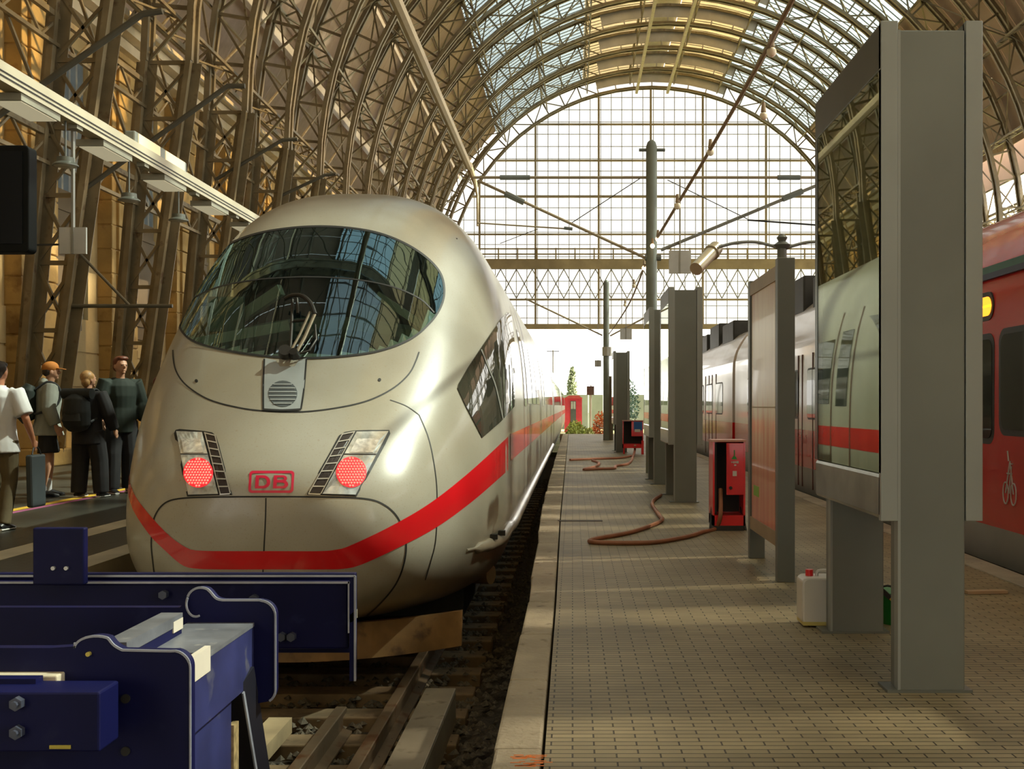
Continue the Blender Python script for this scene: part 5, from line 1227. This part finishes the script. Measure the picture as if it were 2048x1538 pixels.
# ------------------------------------------------------------------ people
SKIN = M('skin', (0.50, 0.27, 0.17), .5, 0, .08, 6)
def fuse(mb, name, mat, parent, vox=.010, it=3):
    o = mb.build(name, mat, None); rm = o.modifiers.new('r', 'REMESH'); rm.mode = 'VOXEL'; rm.voxel_size = vox
    sm = o.modifiers.new('s', 'SMOOTH'); sm.factor = .5; sm.iterations = it
    dg = bpy.context.evaluated_depsgraph_get(); me = bpy.data.meshes.new_from_object(o.evaluated_get(dg)); me.name = name
    old = o.data; o.modifiers.clear(); o.data = me; bpy.data.meshes.remove(old)
    me.materials.clear(); me.materials.append(mat); me.shade_smooth()
    o.parent = parent; o.matrix_parent_inverse = Matrix.Translation(-parent.location) if parent.type == 'EMPTY' else Matrix()
    return o
class Person:
    """standing figure built in world space; f = facing angle (0 = away from the camera, 90 = towards +x)"""
    def __init__(s, x, y, h, f, label, head_turn=0, legs=((0,0,0),(0,0,0)), arms=(0,0), lean=0.0):
        s.root = thing('person', (x, y, 0), label, 'person'); s.k = h/1.75; s.o = Vector((x, y, 0)); s.f = R(f); s.ht = R(head_turn); s.lean = lean; s.legs = legs; s.arms = arms
        s.hip = {}; s.J = {}
        for sd, (fw, out, bend) in zip((-1, 1), legs):
            hip = Vector((sd*.095, 0, .93)); an = Vector((sd*(.11+out), fw, .085)); kn = (hip+an)/2 + Vector((sd*.01, .03+bend, 0)); 
            s.J[sd] = (hip, kn, an)
        s.A = {}
        for sd, (fw, out) in zip((-1, 1), arms):
            sh = Vector((sd*.185, 0, 1.43)); el = Vector((sd*(.235+out), -.03+fw*.45, 1.15)); wr = Vector((sd*(.24+out*1.2), .04+fw, .915+abs(fw)*.25)); s.A[sd] = (sh, el, wr)
    def w(s, p, head=False):
        p = Vector(p)
        if p.z > .95: p = p + Vector((0, s.lean*(p.z-.95), 0))
        if head:
            q = p - Vector((0, s.lean*.6, 0)); c, si = math.cos(-s.ht), math.sin(-s.ht); p = Vector((q.x*c-q.y*si, q.x*si+q.y*c + s.lean*.6, q.z))
        c, si = math.cos(-s.f), math.sin(-s.f); p = p*s.k
        return s.o + Vector((p.x*c-p.y*si, p.x*si+p.y*c, p.z))
    def tube(s, mb, pts, r, ry=None, seg=12, head=False):
        k = s.k; f = lambda a: [v*k for v in a] if isinstance(a, (list, tuple)) else a*k
        ref = s.w((1,0,0)) - s.w((0,0,0)); mb.tube([s.w(p, head) for p in pts], f(r), seg, ref=ref, ry=None if ry is None else f(ry))
    def ball(s, mb, c, rx, ry, rz, head=True, nu=18, nv=12):
        t = MB(); t.sphere((0,0,0), rx, ry, rz, nu, nv); mb.add([s.w(Vector(v)+Vector(c), head) for v in t.v], t.f)
    def body(s, skin=SKIN, fist=(False, False)):
        b = MB(); T = s.tube
        T(b, [(0,0,.86),(0,0,.95),(0,0,1.08),(0,0,1.25),(0,0,1.40),(0,0,1.47)], [.14,.155,.13,.155,.165,.07], [.09,.105,.09,.11,.10,.06], 16)
        T(b, [(0,-.005,1.43),(0,0,1.50),(0,.01,1.57)], [.062,.052,.052], [.06,.055,.055])
        s.ball(b, (0,.012,1.645), .074, .092, .108); s.ball(b, (0,.045,1.60), .055, .055, .055)       # cranium and jaw
        s.ball(b, (0,.108,1.627), .014, .022, .022); s.ball(b, (0,.098,1.66), .045, .012, .008); s.ball(b, (0,.092,1.583), .026, .014, .009); s.ball(b, (0,.085,1.553), .022, .02, .016)
        for sd in (-1, 1): s.ball(b, (sd*.076,.0,1.63), .010, .020, .032)
        for sd in (-1, 1):
            hip, kn, an = s.J[sd]; T(b, [hip, hip.lerp(kn,.4), kn, kn.lerp(an,.3), kn.lerp(an,.8), an], [.085,.075,.055,.055,.038,.036])
            T(b, [an+Vector((0,-.055,-.05)), an+Vector((0,.03,-.045)), an+Vector((0,.13,-.06)), an+Vector((0,.17,-.065))], [.032,.036,.04,.02], [.03,.035,.022,.015])
            sh, el, wr = s.A[sd]; T(b, [sh, sh.lerp(el,.3), el, el.lerp(wr,.35), wr], [.055,.048,.038,.038,.026])
            d = (wr-el).normalized(); sx = Vector((0,1,0)) - d*d.y; sx.normalize()      # hand: palm + four fingers + thumb
            pc = wr + d*.05; T(b, [wr, pc, wr + d*.085], [.024,.020,.018], [.026,.040,.038])
            inn = d.cross(sx)*(-sd)
            for i, (o, L) in enumerate(((.030,.070),(.011,.080),(-.010,.074),(-.029,.056))):
                p0 = wr + d*.08 + sx*o; cv = .9 if fist[0 if sd < 0 else 1] else .35
                T(b, [p0, p0 + d*L*.5 + inn*L*.12*cv, p0 + d*L*(1-.35*cv) + inn*L*.55*cv], [.0098,.0092,.0075], seg=7)
            t0 = wr + d*.03 + sx*.034; T(b, [t0, t0 + d*.03 + sx*.022, t0 + d*.062 + sx*.024 + inn*.012], [.013,.0115,.009], seg=7)
        return fuse(b, 'body', skin, s.root, .0085*s.k, 2)
    def eyes(s, parent):
        m = MB()
        for sd in (-1, 1): s.ball(m, (sd*.030,.095,1.645), .011, .008, .006)
        m.build('eye', M('eye_dark', (0.03,0.02,0.015), .2), parent, smooth=True)
    def top(s, name, mat, sleeve=1.0, hem=.86, loose=.018, vox=.012, flare=0.0, hood=False):
        b = MB(); l = loose
        s.tube(b, [(0,0,hem),(0,0,.97),(0,0,1.10),(0,0,1.25),(0,-.005,1.38),(0,-.005,1.445),(0,0,1.485)], [.165+l+flare,.160+l,.148+l,.162+l,.178+l,.12+l,.058+l], [.12+l+flare,.118+l,.105+l,.122+l,.112+l,.085+l,.055+l], 18)
        for sd in (-1, 1):
            sh, el, wr = s.A[sd]; full = [sh, sh.lerp(el,.5), el, el.lerp(wr,.5), el.lerp(wr,.93)]; rr = [.075+l*.6,.062+l,.052+l,.046+l,.040+l*.8]
            n = 5 if sleeve > .9 else 2; pts = full[:n]; r = rr[:n]
            if sleeve <= .9: pts.append(sh.lerp(el,.85)); r.append(.066+l)
            s.tube(b, [s_ for s_ in [sh + Vector((-sd*.05,0,.0))] + pts], [.06]+r, seg=12)
        return fuse(b, name, mat, s.root, vox, 3)
    def trousers(s, name, mat, length=1.0, loose=.02, waist=1.0, wide=0.0):
        b = MB(); s.tube(b, [(0,0,waist),(0,0,.93),(0,0,.86),(0,0,.81)], [.150+loose*.5,.168+loose,.165+loose,.12], [.105+loose*.5,.118+loose,.118+loose,.09], 16)
        for sd in (-1, 1):
            hip, kn, an = s.J[sd]; pts = [hip, hip.lerp(kn,.5)]; r = [.095+loose,.085+loose+wide*.5]
            if length > .9: pts += [kn, kn.lerp(an,.5), an + Vector((0,0,-.02))]; r += [.066+loose+wide,.062+loose+wide,.060+loose*.8+wide]
            else: pts += [hip.lerp(kn,length/.5*.92)]; r += [.088+loose+wide]
            s.tube(b, pts, r)
        return fuse(b, name, mat, s.root, .012, 3)
    def shoe(s, mat, sole):
        for sd in (-1, 1):
            an = s.J[sd][2]; m = MB(); s.tube(m, [an+Vector((0,-.075,-.045)), an+Vector((0,-.03,-.03)), an+Vector((0,.06,-.04)), an+Vector((0,.14,-.055)), an+Vector((0,.195,-.06))], [.030,.045,.047,.048,.022], [.028,.05,.036,.022,.014], 14)
            o = m.build('shoe', mat, s.root, smooth=True); m = MB(); s.tube(m, [an+Vector((0,-.08,-.072)), an+Vector((0,.05,-.072)), an+Vector((0,.15,-.072)), an+Vector((0,.20,-.070))], [.036,.046,.050,.026], [.013]*4, 12); m.build('shoe_sole', sole, o, smooth=True)
    def hair(s, mat, pts, name='hair'):
        m = MB()
        for c, r in pts: s.ball(m, c, *r)
        return fuse(m, name, mat, s.root, .010, 2)
WHITEC = M('cloth_white', (0.66, 0.67, 0.68), .8, 0, .05, 8, bump=.3, bscale=9); KHAKI = M('cloth_khaki', (0.10, 0.075, 0.035), .8, 0, .2, 6, bump=.3, bscale=9); BLACKC = M('cloth_black', (0.010, 0.010, 0.012), .8, 0, .3, 6)
GREYC = M('cloth_grey', (0.27, 0.285, 0.25), .85, 0, .1, 8, bump=.4, bscale=8); HAIRD = M('hair_dark', (0.022, 0.013, 0.009), .5, 0, .3, 40); HAIRB = M('hair_blond', (0.40, 0.22, 0.08), .5, 0, .3, 40); HAIRR = M('hair_auburn', (0.13, 0.035, 0.015), .5, 0, .3, 40)
SOLEW = M('sole_white', (0.6, 0.6, 0.58), .5); SHOEB = M('shoe_black', (0.015, 0.015, 0.017), .4); ORANGE = M('cap_orange', (0.52, 0.19, 0.03), .8, 0, .1)
# man in white polo shirt, walking away
p = Person(-5.66, 11.1, 1.66, 4, 'person in white polo shirt and khaki trousers walking away, carrying a dark bag', legs=((.14,0,.0),(-.10,.0,.03)), arms=((-.05,.03),(.06,.06)))
b = p.body(M('skin_tan', (0.46, 0.20, 0.11), .5), fist=(False, True)); p.top('polo_shirt', WHITEC, .5, .80, .026, flare=.03); p.trousers('trousers', KHAKI, 1, .012); p.shoe(SHOEB, SOLEW)
p.hair(HAIRD, [((0,-.022,1.672), (.086,.085,.090)), ((0,-.055,1.615), (.070,.045,.06)), ((0,.02,1.715), (.075,.075,.04))])
m = MB(); p.tube(m, [(0,0,1.455),(0,.003,1.50)], [.082,.068], [.078,.066], 16); m.build('shirt_collar', WHITEC, p.root, smooth=True)
hd = p.w(p.A[1][2] + Vector((0,.02,-.09)))
bg = thing('dark_bag', tuple(hd), 'dark slate flat bag held by the person in the white polo', 'bag')
m = MB(); m.prism([(hd.x - .03, hd.y - .13, hd.z - .06), (hd.x - .03, hd.y + .17, hd.z - .06), (hd.x - .02, hd.y + .16, hd.z - .58), (hd.x - .02, hd.y - .12, hd.z - .58)], (.07, 0, 0)); m.build('bag_body', M('bag_slate', (0.035, 0.045, 0.05), .6), bg, bevel=.02)
m = MB(); m.tube(spline([hd + Vector((.02,-.08,-.06)), hd + Vector((.01,-.03,.005)), hd + Vector((.01,.06,.005)), hd + Vector((.02,.1,-.06))], 4), .008, 6); m.build('bag_handle', black_rubber, bg)
# person in orange cap, grey jacket, shorts
def backpack(p, label, mat, w=.17, zt=1.46, zb=.98, dep=.22, roll=False, y0=-.13):
    c = p.w((0, y0 - dep/2, (zt+zb)/2)); root = thing('backpack', tuple(c), label, 'backpack')
    b = MB(); p.tube(b, [(0,y0-.07,zb),(0,y0-.10,zb+.06),(0,y0-.11,(zt+zb)/2),(0,y0-.10,zt-.07),(0,y0-.07,zt)], [w*.7,w,w*1.03,w*.95,w*.6], [dep*.35,dep*.5,dep*.55,dep*.48,dep*.3], 16); o = fuse(b, 'pack_body', mat, root, .012, 2)
    m = MB(); p.tube(m, [(0,y0-.20,zb+.05),(0,y0-.235,zb+.12),(0,y0-.22,zb+.22)], [w*.6,w*.75,w*.6], [.03,.035,.02], 12); m.build('front_pocket', mat, o, smooth=True)
    for sd in (-1, 1):
        m = MB(); pts = [(sd*.10,y0-.02,zt-.06),(sd*.115,-.04,1.50),(sd*.125,.08,1.46),(sd*.135,.135,1.33),(sd*.165,.06,1.16),(sd*.15,y0-.02,zb+.1)]; m.tube([p.w(q) for q in spline(pts, 3)], .016, 7); m.build('strap', M('strap_dark', (0.02, 0.022, 0.024), .7), root, smooth=True)
    if roll: m = MB(); p.tube(m, [(-w*1.1,y0-.08,zt+.02),(w*1.1,y0-.08,zt+.02)], .075, seg=14); m.build('top_flap', mat, root, smooth=True)
    return root
q = Person(-7.10, 15.2, 1.80, 62, 'person in orange cap, grey jacket and black shorts looking towards the train', head_turn=-4, legs=((.02,.0,0),(-.06,.02,.01)), arms=((.02,.02),(.05,.05)), lean=.06)
b = q.body(); q.eyes(b); q.top('grey_jacket', GREYC, 1, .80, .04, flare=.055); q.trousers('shorts', BLACKC, .46, .018, wide=.03); q.shoe(SHOEB, SHOEB)
for sd in (-1, 1):
    an = q.J[sd][2]; m = MB(); q.tube(m, [an + Vector((0,0,-.02)), an + Vector((0,0,.06)), an + Vector((0,-.005,.15))], [.045,.046,.05]); m.build('sock', WHITEC, q.root, smooth=True)
q.hair(HAIRD, [((0,-.03,1.64), (.080,.075,.07))])
m = MB(); q.ball(m, (0,-.005,1.69), .088, .105, .085); m.v = [v for v in m.v]; cp_ = m.build('cap', ORANGE, q.root, smooth=True)
m = MB(); q.tube(m, [(0,.06,1.685),(0,.12,1.680),(0,.185,1.668)], [.072,.070,.035], [.008,.007,.006], 14, head=True); m.build('cap_peak', ORANGE, cp_, smooth=True)
b_ = MB(); q.tube(b_, [(0,-.06,1.44),(0,-.075,1.50),(0,-.06,1.55)], [.10,.105,.07], [.07,.065,.04], 14); fuse(b_, 'hood', GREYC, q.root, .012, 2)
backpack(q, 'dark green black backpack worn by the person in the orange cap', M('pack_green_black', (0.012, 0.022, 0.018), .7, 0, .4, 8), w=.155, y0=-.15)
# blond person in black with big backpack, seen from behind
r = Person(-6.46, 15.0, 1.68, 8, 'blond person all in black seen from behind under a big black backpack', head_turn=25, legs=((.0,.03,0),(.06,.05,0)), arms=((.04,.03),(.10,.06)))
r.body(); r.top('black_jacket', BLACKC, 1, .74, .04, flare=.02); r.trousers('black_trousers', BLACKC, 1, .03, wide=.02); r.shoe(SHOEB, SOLEW)
r.hair(HAIRB, [((0,-.015,1.67), (.088,.098,.098)), ((.02,-.05,1.60), (.068,.055,.07))])
backpack(r, 'large black trekking backpack on the blond person in black', M('pack_black', (0.010, 0.013, 0.014), .7, 0, .4, 8), w=.19, zt=1.42, zb=.95, dep=.26, roll=True, y0=-.17)
# taller auburn-haired person facing back
t = Person(-6.33, 15.75, 1.90, 138, 'tall auburn-haired person in dark green-black jacket facing the blond one', head_turn=-8, legs=((.02,.0,0),(.05,.02,0)), arms=((.06,.03),(.10,.03)))
b = t.body(); t.eyes(b); t.top('dark_jacket', M('cloth_green_black', (0.012, 0.022, 0.016), .8), 1, .78, .04); t.trousers('black_trousers', BLACKC, 1, .03, wide=.015); t.shoe(SHOEB, SOLEW)
t.hair(HAIRR, [((0,-.02,1.68), (.086,.092,.090)), ((-.01,.045,1.735), (.075,.055,.035)), ((0,-.05,1.62), (.075,.05,.06))])
# person partly hidden behind the nose
u = Person(-6.30, 17.2, 1.66, 80, 'dark red-haired person in tan coat half hidden behind the train nose', head_turn=0, legs=((.0,.0,0),(.05,.0,0)), arms=((.05,.02),(.12,.05)))
b = u.body(); u.top('tan_coat', M('cloth_tan', (0.27, 0.14, 0.045), .8, 0, .15), 1, .62, .035, flare=.04); u.trousers('dark_trousers', BLACKC, 1, .01); u.shoe(SHOEB, SHOEB)
u.hair(M('hair_dark_red', (0.09, 0.018, 0.015), .5), [((0,-.02,1.67), (.088,.10,.095)), ((0,-.06,1.58), (.075,.05,.10))])
hb = u.w((.25, -.16, .80)); root = thing('tan_bag', tuple(hb), 'tan shoulder bag hanging on the person half hidden by the train', 'bag')
b_ = MB(); u.tube(b_, [(.12,-.20,.58),(.12,-.20,.68),(.12,-.20,.88),(.12,-.20,.94)], [.15,.17,.16,.12], [.06,.075,.06,.03], 14); fuse(b_, 'bag_body', M('bag_tan', (0.33, 0.17, 0.05), .6, 0, .2, 6), root, .012, 2)
m = MB(); m.tube([u.w(q_) for q_ in spline([(.0,-.18,.9),(-.05,-.15,1.2),(-.10,-.03,1.50),(-.05,.13,1.35)], 4)], .014, 7); m.build('bag_strap', black_rubber, root)

# ------------------------------------------------------------------ outside, past the platform end
GROUND = M('yard_grass', (0.16, 0.17, 0.05), .9, 0, .5, .6, spots=(0.26, 0.23, 0.15), sscale=.5, sth=.5)
m = MB(); m.box((-60, 49, -1.3), (90, 330, -.80)); struct(m.build('ground', GROUND))
m = MB(); m.prism([(-.55, 49.0, -1.2), (3.3, 49.0, -1.2), (3.3, 52.5, -.8), (-.55, 52.5, -.8)], (0, 0, .12)); m.box((-.55, 48.9, -1.2), (3.3, 49.2, .0)); struct(m.build('trim_91', M('ramp_tan', (0.36, 0.26, 0.16), .8)))
def leafy(name, c, sx, sy, sz, n, col, seed, label, cat='shrub', group=None, leaf=.12, stem=True, shape=1.0):
    r_ = random.Random(seed); root = thing(name, (c[0], c[1], c[2]), label, cat, group); m = MB()
    for i in range(n):
        while True:
            a = Vector((r_.uniform(-1,1), r_.uniform(-1,1), r_.uniform(-1,1)))
            if .35 < a.length < 1: break
        w = 1 - (1-shape)*(a.z*.5+.5)
        p = Vector((c[0] + a.x*sx*w, c[1] + a.y*sy*w, c[2] + sz*(a.z*.5+.55))); d = Vector((r_.uniform(-1,1), r_.uniform(-1,1), r_.uniform(-.4,1))).normalized(); e = d.orthogonal().normalized()*leaf*.4
        m.add([p - e*.3, p + d*leaf*.5 + e, p + d*leaf, p + d*leaf*.5 - e], [(0,1,2,3)])
    mt = M('leaf_' + label.split()[0] + str(seed), col, .6, 0, .4, 2); m.build('foliage', mt, root, fix=False)
    if stem:
        k = MB()
        for j in range(5): k.tube([(c[0] + .05*j - .1, c[1], c[2]), (c[0] + r_.uniform(-.6,.6)*sx, c[1] + r_.uniform(-.5,.5)*sy, c[2] + sz*.7)], [.03, .01], 6)
        k.build('stem', M('bark', (0.10, 0.07, 0.04), .9), root)
    return root
leafy('yard_bush', (.15, 55, -.85), .5, 1.2, 1.25, 900, (0.30, 0.36, 0.05), 1, 'yellow-green bush growing just past the platform end by the train', leaf=.13)
leafy('yard_bush', (1.45, 56, -.85), .45, .8, 1.7, 700, (0.62, 0.16, 0.03), 2, 'orange-red flowering bush growing beside the farther catenary mast', leaf=.12)
leafy('yard_bush', (.85, 58, -.85), .5, .8, .9, 700, (0.42, 0.46, 0.10), 3, 'low pale green bush between the yellow-green and orange ones', leaf=.12)
leafy('yard_bush', (.1, 64, -.85), .4, .8, 1.1, 600, (0.26, 0.34, 0.07), 4, 'small green bush in front of the red hut door', leaf=.13)
leafy('yard_bush', (3.0, 66, -.85), .9, 1.0, 3.6, 1500, (0.16, 0.27, 0.20), 5, 'tall blue-green bush seen between the grey showcases', leaf=.16)
tr = leafy('distant_tree', (-.05, 120, -.6), .75, .75, 5.8, 1800, (0.17, 0.21, 0.12), 6, 'tall narrow green tree rising behind the red hut', 'tree', leaf=.28, stem=False, shape=.35)
k = MB(); k.tube([(0, 120, -.85), (0, 120, 3)], [.15, .06], 10); k.build('trunk', M('bark', (0.10, 0.07, 0.04), .9), tr)
hut = thing('signal_hut', (.15, 86, -.8), 'small bright red hut with glazed door at the end of the tracks', 'hut')
hx = lambda px: (px - VX)*86/FPX
zz_ = lambda py: CAMZ - (py - VY)*86/FPX
m = MB(); m.box((hx(1129), 86, -.8), (hx(1164), 89, zz_(796))); m.build('hut_wall', M('hut_red', (0.62, 0.05, 0.09), .5), hut)
m = MB(); m.prism([(hx(1127), 85.8, zz_(797)), (hx(1166), 85.8, zz_(797)), (hx(1158), 85.8, zz_(791)), (hx(1138), 85.8, zz_(791))], (0, 3.5, 0)); m.build('hut_roof', M('hut_roof_red', (0.66, 0.10, 0.10), .5), hut)
m = MB(); m.box((hx(1141), 85.95, -.75), (hx(1152), 86.02, zz_(802))); dr = m.build('hut_door', M('hut_door_grey', (0.10, 0.12, 0.13), .4), hut)
m = MB(); m.box((hx(1142), 85.93, zz_(818)), (hx(1146), 85.96, zz_(803))); m.box((hx(1147), 85.93, zz_(818)), (hx(1151), 85.96, zz_(803))); m.build('door_glass', M('hut_glass', (0.5, 0.55, 0.55), .1), dr)
# long teal noise barrier and far parked train
m = MB()
for kx in range(36): m.box((-22 + kx*1.3, 98, -.8), (-22 + kx*1.3 + 1.26, 98.2, 2.2))
tag(m.build('noise_barrier', M('barrier_teal', (0.20, 0.25, 0.23), .7, 0, .3, .4)), 'long grey-teal noise barrier behind the red hut', 'barrier')
for i, (px, top) in enumerate(((1106, 700), (1182, 770))):
    pl = thing('signal_post', (hx(px)*1.3, 100*.9, -.8), ['thin distant signal mast standing in the bright yard near the train roof', 'dark signal lamp on a post near the farther catenary mast'][i], 'signal')
    Yp = 90; x = (px - VX)*Yp/FPX; z = CAMZ - (top - VY)*Yp/FPX; m = MB(); m.cyl((x, Yp, -.8), (x, Yp, z), .05, 8); m.build('mast_tube', steel_grey, pl)
    m = MB(); m.box((x - .35, Yp - .1, z - .8), (x + .25, Yp + .1, z - .1)) if i else m.bar((x - .5, Yp, z - .1), (x + .5, Yp, z - .1), .06); m.build('signal_head', dark_iron, pl)
